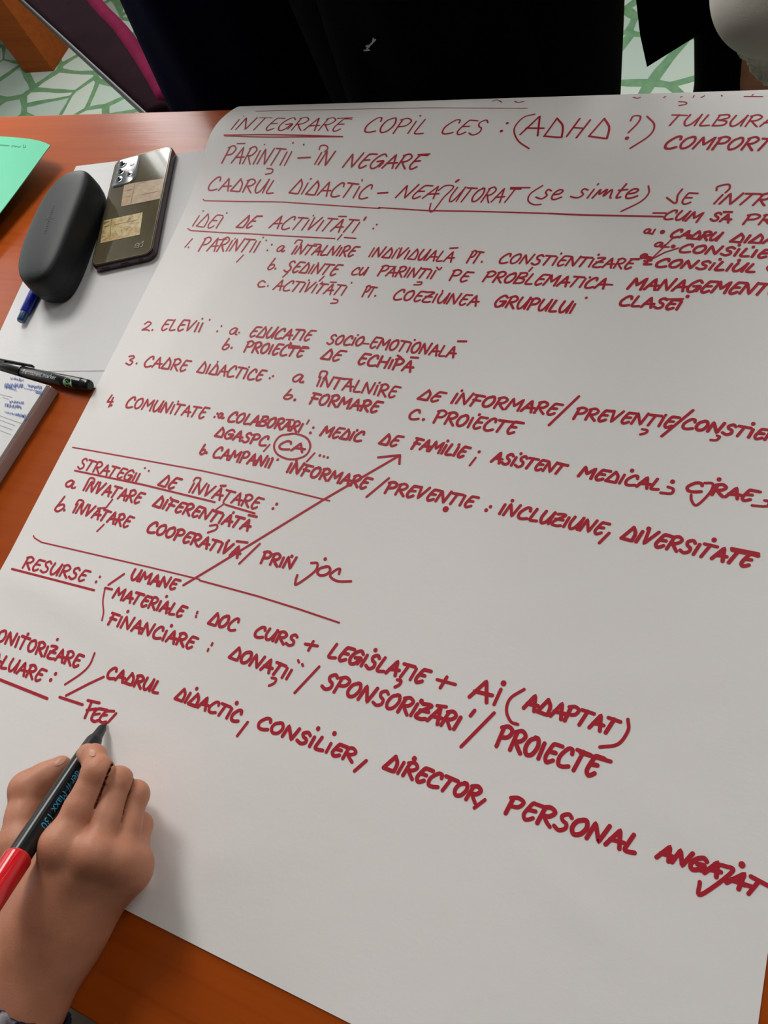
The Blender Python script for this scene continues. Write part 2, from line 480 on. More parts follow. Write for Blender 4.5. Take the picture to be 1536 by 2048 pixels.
CROP = {'A': (360, 180, 3.84), 'B': (700, 180, 3.84), 'C': (1000, 180, 3.84), 'D': (1236, 180, 5.12), 'E': (1236, 360, 5.12), 'F': (360, 420, 3.84), 'G': (700, 450, 3.84),
        'H': (980, 440, 3.84), 'I': (200, 620, 3.84), 'J': (560, 640, 3.84), 'K': (900, 740, 3.84), 'L': (1136, 780, 3.84), 'M': (360, 800, 3.84), 'N': (700, 860, 3.84),
        'P': (1136, 980, 3.84), 'Q': (90, 880, 3.84), 'R': (400, 950, 3.84), 'S': (0, 1080, 3.84), 'T': (180, 1120, 3.84), 'U': (420, 1180, 3.84), 'V': (780, 1260, 3.072),
        'W': (100, 1300, 3.84), 'X': (480, 1380, 3.072), 'Y': (1000, 1520, 2.8657), 'Z': (0, 1000, 5.12), 'O': (0, 0, 1.0)}
# lines of writing. w: crop, word, baseline start, baseline end, up | e: end given in another crop | l: stroke | c: curved stroke | d: dot
LINES = r"""
# title tail
l B -723,165 0,150 600,138 1362,143;1.0
c B 1095,88 1120,78 1140,80 1165,95;1.2
c B 1265,88 1290,97 1335,90;1.2
c D 155,76 200,86 232,75;1.2
l D 468,82 486,66;1.2
l D 640,76 656,68;1.2
l D 770,78 780,58;1.2
l D 850,80 885,62;1.2
l D 1058,56 1066,64;1.2
l D 1293,68 1480,70;1.3
l D 1372,60 1384,48;1.3
c D 625,122 690,128 698,148 625,163;1.5
# integrare
w A INTEGRARE 385,305 1230,316 72,-92;1.5
l A 1210,222 1325,216;1.5
d A 490,203;1.0
c A 340,348 700,346 1250,362;2.0
c A 345,354 700,364 1250,362;1.6
w B COPIL 95,322 560,338 72,-110;1.7
d B 540,200;1.6
w B CES 690,332 990,347 82,-108;1.7
d B 1163,318;2.6
d B 1208,258;2.2
c B 1420,188 1330,215 1262,300 1290,390 1375,452;1.6
w C A 155,345 290,352 78,-140;2.0
w C D 338,360 475,366 32,-145;1.9
w C H 508,358 600,366 92,-132;1.9
w C D 682,360 822,376 50,-148;2.0
c C 1002,240 1025,203 1078,205 1060,255 985,330;1.7
d C 975,372;3.0
c C 1130,205 1185,270 1150,350 1000,450;1.8
w D TULBURA 492,366 1585,378 70,-108;1.7
w D COMPORTA 458,598 1680,622 85,-118;2.3
# parintii
w A PARINTII 318,556 815,582 62,-122;1.7
l A 440,413 500,412;1.5
d A 650,422;1.2
d A 870,410;1.5
d A 952,423;1.5
c A 670,605 712,612 704,640 658,650;1.8
l A 908,526 1002,521;1.9
w A IN 1030,572 1130,588 62,-108;1.7
c A 1070,462 1082,432 1122,430 1136,452 1112,478;1.6
w A NEGARE 1250,596 1815,606 70,-104;1.9
l A 1830,500 1918,494;1.9
# cadrul didactic
w A CADRUL 205,766 715,798 46,-96;1.8
w A DIDACTIC 838,795 1432,836 58,-104;1.8
d A 1006,686;1.5
l A 1400,690 1398,702;1.5
l B 215,795 290,790;1.9
w B NEA 350,830 640,838 82,-96;1.7
c B 680,775 730,740 785,738 790,760 720,830 640,932 612,930 622,875;1.6
l B 815,708 835,694;2.2
w B UTORAT 750,858 1235,866 68,-106;1.6
l B 1235,752 1382,752;1.6
c B 1480,735 1390,795 1368,850 1410,882 1468,880;1.6
w C se 290,838 455,840 46,-72;1.7
w C simte 560,830 1035,832 48,-72;1.7
c C 1140,740 1142,795 1080,860 930,935;1.7
l A 178,840 190,850 480,858 800,864 1536,912;1.4
l B 222,905 600,930 1000,936 1536,950;1.5
l C 380,950 640,962 1250,975;1.7
c E 500,185 590,242 612,160 658,98;1.7
w E E 640,245 745,248 42,-112;1.7
w E INTRE 970,246 1640,262 102,-112;1.9
c E 1008,112 1022,70 1130,48 1142,88 1100,132;1.7
# cum sa
l E 360,342 490,342;1.6
w E CUM 458,398 810,432 72,-92;2.0
w E SA 945,412 1130,436 42,-78;2.3
l E 1085,330 1165,330;2.6
w E PR 1272,450 1560,458 70,-96;2.0
# cadru
w E a 262,546 325,552 15,-42;2.0
l E 380,510 350,560;1.8
d E 455,536;3.4
w E CADRU 528,585 1010,622 62,-76;2.4
w E DIDA 1150,632 1590,654 62,-84;2.4
# consilier
l E 565,595 460,700 345,810;1.5
w E a 370,682 445,690 20,-42;2.0
l E 490,665 450,690 520,690;1.8
d E 565,685;3.4
l E 620,700 480,745 350,812;1.5
w E CONSILIER 615,738 1650,806 52,-78;2.4
d E 1242,668;2.0
d E 1386,688;2.0
# idei
w A IDEI 90,1046 288,1062 62,-100;1.6
d A 178,930;1.2
d A 360,946;1.4
w A DE 432,1058 548,1062 74,-92;2.0
w A ACTIVITATI 685,1062 1335,1096 66,-94;1.7
d A 1025,967;1.3
l A 1415,1000 1428,980;2.4
l A 1220,972 1278,973;1.5
d A 1485,1066;1.4
d A 1512,1036;1.4
l A 60,1066 85,1080 400,1102 1190,1142;1.5
l A 1245,1110 1210,1152;1.6
l A 1264,1134 1350,1141;1.6
# 1 parintii
l F 95,222 38,288;1.5
d F 66,288;1.3
w F PARINTII 140,312 578,328 56,-98;1.8
l F 300,230 360,228;1.4
d F 425,225;1.3
d F 640,214;1.4
d F 664,236;1.4
l F 490,350 438,405;1.4
d F 706,268;1.4
d F 672,312;1.5
w F a 738,318 785,322 25,-46;1.8
d F 800,315;1.3
w F INTALNIRE 855,338 1325,356 46,-72;1.9
c F 882,258 905,232 940,238 925,266;1.6
l F 1030,262 1080,265;1.5
w G INDIVIDUALA 140,244 775,286 46,-76;1.8
d G 378,182;1.2
l G 770,182 828,178;1.9
w G PT 895,290 975,294 48,-84;1.8
d G 1013,286;1.6
w H CONSTIENTIZARE 62,330 1080,378 44,-72;1.9
l H 325,368 300,395;1.6
d H 548,260;1.5
d H 835,270;1.5
l H 1080,302 1160,300;1.6
w E a 228,800 285,806 18,-40;2.4
c E 300,790 340,800 300,815 345,825 310,832;2.6
c E 270,832 300,850 262,868 340,868;2.2
# consiliul
w E CONSILIUL 372,888 1390,945 58,-78;2.4
d E 1045,815;2.2
d E 1240,825;2.2
c E 1550,880 1530,905 1550,935;2.2
# sedinte
w F b 670,455 716,458 48,-84;1.8
d F 733,452;1.5
w F SEDINTE 795,472 1190,502 48,-78;1.9
l F 828,482 790,516;1.5
l F 1105,512 1070,546;1.6
d F 1062,408;1.3
w F CU 1312,496 1415,500 30,-52;1.8
w G PARINTII 210,388 630,414 44,-72;1.9
d G 460,330;1.3
l G 300,320 355,322;1.5
c G 518,440 552,442 540,460 492,462;1.7
c G 668,328 685,346 704,330;1.8
w G PE 760,424 895,438 40,-74;1.9
w H PROBLEMATICA -60,472 870,530 52,-76;2.0
l H 870,496 940,502;1.8
d H 768,445;1.5
w E MANAGEMENTU 98,1118 1640,1182 72,-110;2.5
# activitati
w F c 592,590 648,594 15,-46;1.8
d F 676,584;1.4
w F ACTIVITATI 715,612 1248,656 48,-76;1.7
d F 990,540;1.3
d F 1092,556;1.3
d F 1318,560;1.3
l F 1155,555 1200,556;1.5
c F 1180,685 1212,694 1202,714 1158,718;1.5
w G PT 92,550 165,556 40,-78;1.8
d G 194,546;1.5
w G COEZIUNEA 325,572 965,622 40,-76;2.0
d G 712,508;1.5
w H GRUPULUI 28,662 625,718 46,-82;2.2
d H 740,602;1.8
# clasei
w E CLASEI 5,1284 615,1332 56,-96;2.5
l E 480,1226 664,1222;2.2
d E 712,1196;2.2
# elevii
w I 2 322,156 378,160 26,-62;1.7
d I 404,156;1.6
w I ELEVII 468,156 770,172 36,-80;1.9
d I 790,72;1.5
d I 845,79;1.5
d I 935,126;1.4
d I 902,166;1.5
w I a 990,186 1045,190 20,-50;1.7
d I 1070,176;1.4
w F EDUCATIE 530,972 990,1004 44,-76;2.0
d F 950,925;1.4
c F 850,1018 856,1030 840,1048;1.5
w J SOCIO 360,184 625,200 32,-68;2.0
d J 600,118;1.4
l J 638,182 682,186;1.8
w J EMOTIONALA 685,212 1330,288 36,-78;2.0
d J 1036,155;1.4
l J 1368,164 1430,165;2.2
# proiecte de echipa
w I b 935,302 985,304 44,-84;1.9
d I 1012,293;1.7
w F PROIECTE 490,1088 935,1130 36,-78;2.2
d F 848,1028;1.5
l F 850,1060 990,1064;2.0
w J DE 315,298 450,316 46,-74;2.2
w J ECHIPA 595,336 1000,398 36,-78;2.4
l J 905,275 930,290;2.6
l J 1008,288 1060,292;2.3
# cadre didactice
w I 3 195,418 246,424 30,-68;1.9
d I 283,413;1.7
w I CADRE 335,434 655,472 36,-78;2.0
w I DIDACTICE 745,478 1235,544 36,-78;2.0
d I 905,400;1.3
d I 1146,440;1.4
d I 1305,526;1.6
d I 1330,510;1.6
w J a 90,472 160,482 26,-56;2.0
d J 178,479;1.9
w J INTALNIRE 280,508 880,598 32,-82;2.1
c J 302,442 320,398 362,402 356,430 335,452;1.9
d J 766,485;1.6
l J 508,455 555,458;1.9
w J DE 1058,606 1210,628 52,-70;2.3
w K INFORMARE 5,252 800,346 48,-80;2.4
d K 92,160;1.7
l K 990,205 760,425;2.2
w L PREVENTIE 38,218 795,288 44,-80;2.3
d L 750,195;1.6
c L 570,302 608,310 598,330 555,342;2.2
l L 960,158 720,355;2.3
w L CONSTIEN 868,290 1600,396 40,-72;2.5
c L 1145,352 1165,362 1140,386 1095,385;2.2
d L 1422,262;2.2
# formare
w J b 25,602 90,612 42,-70;2.1
d J 115,616;2.0
w J FORMARE 225,640 740,712 36,-78;2.4
# c proiecte
w J C 985,758 1060,766 22,-70;2.1
d J 1102,766;2.2
w K PROIECTE -130,401 490,492 44,-86;2.4
d K 226,345;1.8
l K 385,390 566,410;2.4
# comunitate
w I 4 45,735 88,740 32,-84;1.9
d I 90,734;1.8
w I COMUNITATE 195,746 795,832 36,-78;2.0
d I 602,705;1.5
d I 880,822;1.7
d I 902,796;1.6
w I a 905,826 938,832 10,-36;2.0
d I 950,829;1.6
w M COLABORARI 362,162 920,248 38,-72;2.3
l M 820,152 875,156;1.8
l M 992,158 976,186;1.7
d M 1003,255;1.9
d M 1026,215;1.7
w M MEDIC 1078,274 1385,320 40,-72;2.3
d M 1362,236;1.9
w J DE 762,950 890,972 44,-74;2.5
w N FAMILIE 470,138 868,212 44,-76;2.6
d N 752,86;1.9
d N 838,116;1.9
d N 993,170;1.9
l N 966,215 920,275;2.0
w K ASISTENT 317,706 855,802 44,-74;2.4
d K 546,645;1.9
w L MEDICAL 80,662 690,768 42,-74;2.5
d L 492,620;2.2
d L 803,705;2.4
c L 768,745 808,762 792,795 712,790;2.2
w L C 900,772 1015,786 26,-66;2.3
c L 1050,715 1112,722 1088,792 990,885 950,852 945,805;2.2
d L 1160,688;2.3
w L RAE 1100,802 1400,854 40,-76;2.6
l L 1405,775 1478,785;2.2
l L 1413,888 1500,896 1536,893;2.2
c L 1510,850 1545,858 1536,893;2.2
# dgaspc
w M DGASPC 268,276 655,354 34,-68;2.3
l M 690,345 645,395;1.8
c M 863,262 770,280 724,350 752,420 850,458 960,432 1002,362 975,295 890,262 820,268;2.0
w M CA 752,372 940,402 30,-62;2.4
l M 1035,410 975,475;1.9
d M 1076,428;1.8
d M 1107,436;1.8
d M 1136,444;1.8
# campanii
w M b 150,412 190,416 30,-70;2.1
d M 204,406;1.8
w M CAMPANII 248,436 690,522 36,-76;2.3
d M 710,450;1.8
d M 752,460;1.7
w M INFORMARE 818,552 1425,682 40,-78;2.5
d M 896,470;1.8
l N 300,372 128,515;2.1
w N PREVENTIE 265,480 930,596 44,-80;2.5
d N 884,510;1.9
d N 736,610;4.5
d N 1047,618;2.1
d N 1080,592;2.0
w O INCLUZIUNE 997,1028 1202,1069 13,-22;2.5
d O 1025,1002;2.0
l P 316,332 240,408;2.4
w P DIVERSITATE 408,372 1385,592 56,-92;2.8
d P 620,300;2.5
d P 1122,385;2.5
l P 1258,452 1460,492;2.6
# upper rule
l Q 215,58 760,155 1200,235 1536,310;1.35
l M 435,605 600,640 1150,775;1.35
# arrow
l O 367.5,1170.8 430,1133 646,1000.5 800.3,910.8;2.1
l N 218,212 385,195 380,262;2.4
# strategii
w Q STRATEGII 252,216 705,326 36,-74;2.0
d Q 768,216;1.4
d Q 798,238;1.5
w Q DE 868,346 985,376 54,-78;2.2
w M INVATARE 65,706 590,838 42,-82;2.2
c M 105,622 125,598 158,604 150,632;1.9
l M 315,660 350,660;2.4
d M 715,835;1.9
d M 744,801;1.9
l Q 232,237 760,345 1305,478;1.9
l M 345,765 332,790 342,796 265,852;1.6
l M 350,805 575,872;1.9
# invatare diferentiata
w Q a 155,356 212,370 22,-52;2.1
d Q 233,367;1.7
w Q INVATARE 293,386 720,488 40,-78;2.4
c Q 330,322 352,293 382,303 375,336;2.0
l Q 520,458 472,520;1.7
w O DIFERENTIATA 306,1011.5 495,1061 11,-19.5;2.5
d Q 966,445;1.8
d M 412,866;1.8
l M 530,885 590,898;3.0
c Q 1268,660 1322,653 1314,688 1252,712;2.1
# invatare cooperativa
w Q b 72,542 140,548 62,-108;2.2
d Q 152,541;1.9
w Q INVATARE 215,556 635,672 40,-78;2.3
c Q 240,498 265,463 298,474 290,512;2.0
l Q 408,526 472,521;1.7
l Q 455,650 402,702;1.7
w O COOPERATIVA 293,1062.5 475,1115 10,-20;2.6
d R 222,506;1.9
l R 285,510 365,520;2.4
l R 460,530 303,682;2.2
w R PRIN 465,672 705,722 34,-82;2.6
d R 706,625;2.0
c R 855,676 902,680 880,742 745,840 735,815 748,770;2.2
d R 962,646;2.3
w R O 893,770 990,774 22,-72;2.5
c R 1068,760 1075,722 1040,732 1000,775 1055,815 1160,817;2.4
# lower rule
l Z 348,368 356,390 430,435 800,520 1536,690 2047,814;1.4
l R 0,811 440,930 760,1030 1070,1135;1.6
# resurse
w S RESURSE 175,212 645,318 40,-80;2.2
d S 740,322;1.8
d S 769,284;1.8
l S 98,225 725,387;2.5
l S 955,262 835,345;2.2
w S UMANE 1003,302 1345,382 30,-74;2.5
# materiale
l S 862,380 810,368 808,372;2.4
c S 808,372 793,470 800,560 790,620;1.5
w S MATERIALE 868,442 1395,592 36,-78;2.6
d S 1282,435;2.0
l T 816,440 818,430;2.1
l T 824,410 828,400;2.1
w T DOC 910,488 1110,544 44,-86;2.5
w U CURS 335,352 640,432 36,-78;2.7
l U 733,415 826,430;2.6
l U 795,395 757,464;2.6
w O LEGISLATIE 655.5,1313 844,1366 14,-25;2.8
d U 1272,463;2.4
c U 1440,690 1468,698 1455,728 1422,746;2.5
l V 290,305 402,335;2.9
l V 350,290 310,355;2.9
w V A 488,412 595,442 50,-112;3.0
l V 682,365 640,457;3.0
d V 698,328;3.2
c V 825,365 740,420 716,495 742,562 785,580;2.3
w V ADAPTAT 822,478 1370,642 38,-84;2.9
c V 1462,550 1462,620 1400,702 1290,720;2.5
# financiare
w S FINANCIARE 833,642 1475,836 36,-86;2.6
d S 985,550;2.0
d S 1320,660;2.0
l T 906,700 912,684;2.1
l T 936,656 943,640;2.1
w U DONATII 148,518 598,688 46,-84;2.7
c U 475,675 508,683 496,715 455,735;2.4
l U 678,540 684,556;2.1
l U 710,570 714,582;2.1
l U 840,590 652,790;2.5
w O SPONSORIZARI 643,1375 911,1459 16,-28;3.0
d V 194,438;2.5
l V 290,465 346,472;2.6
l V 520,495 495,527;2.8
l V 640,510 437,717;2.8
w V PROIECTE 650,706 1255,898 44,-112;3.2
l V 1170,755 1355,808;3.0
# monitorizare
w S MONITORIZARE -105,745 600,978 32,-88;2.6
d S 216,724;2.1
d S 442,764;2.1
c S 730,870 690,960 620,1030 500,1110;1.9
# evaluare
w S EVALUARE -190,905 308,1086 38,-86;2.6
d S 390,1075;2.3
d S 428,1028;2.3
l Z -60,1816 485,2033;2.8
# cadrul didactic consilier
l W 415,207 300,260 125,350;2.5
l W 75,362 252,420;2.8
w W CADRUL 435,207 830,334 34,-80;2.6
w W DIDACTIC 963,374 1440,552 44,-82;2.7
d W 1130,298;2.2
d W 1436,408;2.4
l W 1520,555 1440,660;2.4
w X CONSILIER 103,226 688,440 34,-66;3.0
d X 482,238;2.5
d X 582,268;2.5
l X 777,435 705,498;2.8
w X DIRECTOR 883,478 1445,690 44,-80;3.0
d X 1072,423;2.8
l X 1505,675 1440,724;3.0
w Y PERSONAL 28,298 770,534 42,-88;3.1
w Y ANGA 898,556 1240,668 40,-68;3.2
c Y 1230,596 1290,608 1330,640 1150,772 1145,700;2.4
d Y 1386,600;3.0
w Y A 1298,702 1368,738 64,-66;3.2
l Y 1330,690 1450,728;2.8
l Y 1438,668 1536,720 1600,752;2.8
l Y 1485,692 1424,766;2.9
# feed
l W 292,387 382,407;2.7
l W 322,400 270,520;2.6
l W 285,462 355,452;2.4
c W 440,462 365,455 322,522 340,548 376,540;2.6
l W 340,496 384,490;2.2
c W 494,470 432,474 384,530 400,556 432,552;2.6
l W 400,504 440,500;2.2
l W 510,488 448,556;2.3
"""
def resample(P, step=2.2):
    P = np.asarray(P, float); out = [P[0]]
    for a, b in zip(P[:-1], P[1:]):
        l = np.linalg.norm(b - a); k = max(1, int(math.ceil(l / step)))
        for i in range(1, k + 1): out.append(a + (b - a) * i / k)
    return np.array(out)
def build_writing():
    V, F = [], []
    def flush():
        if not V: return
        py_obj('handwritten_line', V, F, INK, poster)
    for ln in LINES.strip().split('\n'):
        if ln.startswith('#'):
            flush(); V, F = [], []; continue
        body, wd = ln.rsplit(';', 1); wd = float(wd); wd = wd if wd < 2.3 else 2.3 + (wd - 2.3) * .55; p = body.split()
        kind, (ox, oy, s) = p[0], CROP[p[1]]
        xy = lambda q: np.array([float(a) for a in q.split(',')])
        if kind == 'w':
            a, b, u = xy(p[3]), xy(p[4]), xy(p[5])
            strokes = word_strokes(p[2], *a, *b, *u); wd *= 0.00097
        else:
            pts = [xy(q) for q in p[2:]]; wd *= 0.00092
            if kind == 'l': strokes = [np.array(pts)]
            elif kind == 'c': strokes = [catmull(pts, 6)]
            else:
                r = 0.35 * s
                strokes = [np.array([pts[0] + (-r * .5, r), pts[0] + (r * .5, -r)])]; wd *= 1.45
        for st in strokes:
            P = resample(st / s + (ox, oy), 2.0)
            # long straight strokes stay cheap away from the raised edge
            pos, nor = sheet_hit(P)
            ribbon(V, F, pos, nor, wd * random.uniform(.92, 1.08))
    flush()
build_writing()

# ------------------------------------------------------------------ plain sheets under the phone
def a4(name, label, tlx, tly, ang, z, w_=0.21, l_=0.297):
    ca, sa = math.cos(ang), math.sin(ang); n = 12; V, F = [], []
    for j in range(n + 1):
        for i in range(n + 1):
            u, v = w_ * i / n, -l_ * j / n
            V.append((tlx + u * ca - v * sa, tly + u * sa + v * ca, TZ + z + 0.0003 * (i / n) * (j == n)))
    for j in range(n):
        for i in range(n):
            a = j * (n + 1) + i; F.append((a, a + n + 1, a + n + 2, a + 1))
    o = py_obj(name, V, F, SHEET, None, True)
    m = o.modifiers.new('thickness', 'SOLIDIFY'); m.thickness = 0.00015; m.offset = 1; edge_split(o, 60)
    return tag(o, label, 'paper')
a4('paper_sheet', 'plain white sheet under the spectacles case and phone, its left edge on the bare table', -0.757, 0.541, math.radians(7.8), 0.0005)
a4('paper_sheet', 'plain white sheet beneath the other sheet, its lower edge along the black marker pen', -0.690, 0.549, math.radians(-1.5), 0.0002)

# ------------------------------------------------------------------ spectacles case
def spectacles_case():
    c = Vector((-0.6805, 0.4150, TZ + 0.0008)); d = Vector((-0.19, 0.98, 0)).normalized(); e = Vector((d.y, -d.x, 0))
    root = thing('spectacles_case', 'closed charcoal black spectacles case lying beside the phone', 'glasses case', c)
    LN, WD = 0.0800, 0.0310
    def outline(n=72):
        out = []
        for i in range(n):
            a = 2 * math.pi * i / n; ca, sa = math.cos(a), math.sin(a)
            x = WD * math.copysign(abs(ca) ** 0.72, ca); y = LN * math.copysign(abs(sa) ** 0.66, sa)
            x -= 0.006 * (1 - (y / LN) ** 2) * 1.0 - 0.003    # the long sides bow to the left
            out.append((x, y))
        return out
    OUT = outline()
    def shell(name, layers, cap_top):
        V, F = [], []; n = len(OUT)
        for (z, s, sy) in layers:
            for (x, y) in OUT: V.append(c + e * (x * s) + d * (y * sy) + Vector((0, 0, z)))
        for k in range(len(layers) - 1):
            for i in range(n):
                j = (i + 1) % n; F.append((k * n + i, k * n + j, (k + 1) * n + j, (k + 1) * n + i))
        F.append(tuple(range(n))[::-1]); F.append(tuple((len(layers) - 1) * n + i for i in range(n)))
        o = py_obj(name, V, F, DARK_CASE, root, True); edge_split(o, 50); return o
    shell('lower_shell', [(0.000, .84, .90), (0.003, .92, .955), (0.010, .975, .985), (0.0185, 1.0, 1.0)], True)
    shell('lid', [(0.0187, 1.0, 1.0), (0.028, .99, .995), (0.0350, .97, .985), (0.0382, .945, .97), (0.0402, .91, .95), (0.0415, .86, .92), (0.0428, .72, .84), (0.0440, .5, .66), (0.0444, .2, .3)], True)
    # worn impression pressed into the lid
    m = mat('pressed_mark', (0.006, 0.007, 0.007), 0.45); bump(m, noise(m, coords(m), 400, 2), 0.1, 0.0005)
    V, F = [], []
    def stroke(pts, w_):
        P = np.array([c + e * x + d * y + Vector((0, 0, 0.0446)) for x, y in pts])
        ribbon(V, F, P, np.tile([0, 0, 1.], (len(P), 1)), w_)
    for k in range(13):
        y = 0.022 - 0.0033 * k; x = -0.0035 + 0.0003 * k
        if k == 6:
            stroke([(x - .005, y + .001), (x, y - .0006), (x + .004, y + .001)], .0005); continue
        stroke([(x - .0016, y), (x + .0014, y + random.uniform(-.0005, .0005))], .0006)
        if k % 2: stroke([(x - .0012, y - .0012), (x + .001, y)], .0005)
    py_obj('pressed_mark', V, F, m, root)
spectacles_case()

# ------------------------------------------------------------------ blue pen behind the case
def blue_pen():
    a = at(41, 643, 0.006); d = Vector((-0.10, 1.0, 0)).normalized()
    root = thing('pen', 'blue capped pen poking out from behind the spectacles case', 'pen', a)
    blue = mat('blue_plastic', (0.004, 0.012, 0.30), 0.3); bump(blue, noise(blue, coords(blue), 300, 2), 0.03, 0.0004)
    teal = mat('dark_blue_plug', (0.004, 0.045, 0.13), 0.35); bump(teal, noise(teal, coords(teal), 300, 2), 0.03, 0.0004)
    lathe('cap', a + d * 0.0115, d, [(0, .0046), (.001, .0052), (.04, .0054), (.052, .0054), (.0525, .005)], blue, root)
    lathe('cap_plug', a, d, [(0, .0036), (.0012, .0043), (.0112, .0045)], teal, root)
    lathe('barrel', a + d * 0.0642, d, [(0, .0044), (.05, .0044), (.062, .003)], blue, root)
blue_pen()

# ------------------------------------------------------------------ phone
def phone():
    ctr = Vector((-0.6245, 0.4745, TZ + 0.0012)); upv = Vector((-0.312, 0.950, 0)).normalized(); rt = Vector((upv.y, -upv.x, 0))
    xf = Matrix(((rt.x, upv.x, 0, ctr.x), (rt.y, upv.y, 0, ctr.y), (0, 0, 1, ctr.z), (0, 0, 0, 1)))
    root = thing('smartphone', 'smartphone lying face down in a clear case, paper slips behind its glossy back', 'phone', ctr)
    W_, L_, T_ = 0.0765, 0.1650, 0.0090
    case = mat('smoky_case_edge', (0.035, 0.012, 0.014), 0.22, spec=0.6); bump(case, noise(case, coords(case), 200, 2), 0.03, 0.0004)
    back = mat('olive_glossy_back', (0.085, 0.070, 0.035), 0.10, spec=0.7, coat=1.0, coat_rough=0.05)
    base(back, ramp(back, noise(back, coords(back), 18, 3), [(0.3, (0.075, 0.060, 0.032)), (0.7, (0.10, 0.085, 0.045))]))
    out = rounded_outline(W_, L_, 0.0095, 10)
    prism('case_bumper', out, [(0, .0012), (.0012, .0003), (.004, 0), (.0075, .0004), (T_, .0016)], case, root, xf, True)
    prism('back_cover', rounded_outline(W_ - .0056, L_ - .0056, 0.008, 10), [(T_ - .002, 0), (T_ + .0002, 0), (T_ + .0004, .0006)], back, root, xf, False)
    rim = mat('bright_edge', (0.35, 0.33, 0.16), 0.2, metal=0.7); bump(rim, noise(rim, coords(rim), 200, 2), 0.03, 0.0004)
    # thin bright rim round the back
    o1, o2 = rounded_outline(W_ - .0050, L_ - .0050, 0.0083, 10), rounded_outline(W_ - .0060, L_ - .0060, 0.0078, 10)
    V = [xf @ Vector((x, y, T_ + .0006)) for x, y in o1] + [xf @ Vector((x, y, T_ + .0006)) for x, y in o2]; n = len(o1)
    py_obj('rim', V, [(i, (i + 1) % n, n + (i + 1) % n, n + i) for i in range(n)], rim, root)
    # paper slips under the clear back
    def slip(name, quad, cols, seed):
        m = mat('printed_slip', cols[1], 0.35, coat=0.6, coat_rough=0.08); v = coords(m)
        base(m, ramp(m, noise(m, v, 120 + seed, 4, .7), [(0.38, cols[0]), (0.55, cols[1]), (0.7, cols[2])]))
        q = [at(x / 7.315 + 170, y / 7.315 + 280, T_ + .0018) for x, y in quad]
        for p in q: p.z = ctr.z + T_ + .0007
        o = py_obj(name, q + [p - Vector((0, 0, .0002)) for p in q], [(0, 1, 2, 3), (7, 6, 5, 4), (0, 4, 5, 1), (1, 5, 6, 2), (2, 6, 7, 3), (3, 7, 4, 0)], m, root)
        return o, m, q
    s1, m1, q1 = slip('paper_slip', [(575, 650), (525, 975), (1095, 860), (1160, 560)], [(.26, .13, .035), (.30, .19, .07), (.35, .27, .12)], 3)
    s2, m2, q2 = slip('paper_slip', [(275, 1180), (225, 1510), (800, 1385), (845, 1058)], [(.36, .17, .04), (.43, .35, .13), (.50, .46, .22)], 9)
    dk = mat('slip_print', (.20, .10, .03), .4, coat=.5); bump(dk, noise(dk, coords(dk), 200, 2), .03, .0003)
    def print_on(q, segs, parent):
        V, F = [], []
        for (u0, v0, u1, v1, wd) in segs:
            f = lambda u, v: (q[0] * (1 - u) * (1 - v) + q[3] * u * (1 - v) + q[2] * u * v + q[1] * (1 - u) * v)
            P = np.array([f(u0, v0), f((u0 + u1) / 2, (v0 + v1) / 2), f(u1, v1)])
            ribbon(V, F, P, np.tile([0, 0, 1.], (3, 1)), wd)
        py_obj('slip_printing', V, F, dk, parent)
    print_on(q1, [(.27, .02, .25, .98, .0005), (.08, .3, .2, .28, .0012), (.08, .6, .22, .58, .0006), (.5, .62, .9, .6, .0006), (.34, .05, .6, .03, .0006)], s1)
    print_on(q2, [(.2, .02, .24, .98, .0005), (.03, .12, .14, .1, .002), (.04, .3, .16, .28, .0008), (.02, .75, .1, .73, .0008), (.3, .3, .9, .3, .0005), (.65, .12, .72, .24, .0008), (.72, .12, .64, .24, .0008),
                  (.35, .6, .42, .8, .0006), (.5, .58, .55, .78, .0006), (.6, .6, .68, .62, .0006), (.72, .55, .8, .7, .0006)], s2)
    # camera island
    isl = mat('grey_camera_island', (0.085, 0.10, 0.11), 0.22, spec=0.6); bump(isl, noise(isl, coords(isl), 200, 2), 0.02, 0.0003)
    ic = xf @ Matrix.Translation((-W_ / 2 + .0195, L_ / 2 - .0262, T_))
    prism('camera_island', rounded_outline(.0285, .0425, .004, 6, [.0035, .0035, .0035, .009]), [(0.0002, -.0006), (.0006, -.0006), (.0014, 0), (.0017, .0006)], isl, root, ic, True)
    island = bpy.data.objects['camera_island']
    gk = mat('black_seal', (.008, .009, .009), .35); bump(gk, noise(gk, coords(gk), 200, 2), .03, .0003)
    prism('island_seal', rounded_outline(.0305, .0445, .005, 6, [.0042, .0042, .0042, .010]), [(0.0001, 0), (.0009, 0)], gk, island, ic)
    lens = mat('dark_lens_glass', (.006, .007, .010), .05, spec=1.0, coat=1.0, coat_rough=.02); bump(lens, noise(lens, coords(lens), 50, 1), .01, .0002)
    ring = mat('lens_ring', (.35, .36, .36), .25, metal=.9); bump(ring, noise(ring, coords(ring), 200, 2), .02, .0003)
    for (x, y, r) in ((-.0065, .0130, .0052), (-.0065, .0005, .0052), (-.0065, -.0122, .0048), (.0066, -.0075, .0040)):
        p = ic @ Vector((x, y, .0017))
        rg = lathe('lens_ring', p, (0, 0, 1), [(0, r), (.0005, r), (.0006, r - .0006), (.0003, r - .0009)], ring, island, 28)
        lathe('lens', p + Vector((0, 0, .0002)), (0, 0, 1), [(0, r - .0009), (.0003, r - .0010), (.0005, r * .4)], lens, rg, 28)
    fl = mat('flash_diffuser', (.85, .86, .84), .3); bump(fl, noise(fl, coords(fl), 200, 2), .02, .0003)
    lathe('flash', ic @ Vector((.0068, .0090, .0016)), (0, 0, 1), [(0, .0030), (.0005, .0029), (.0007, .002)], fl, island, 24)
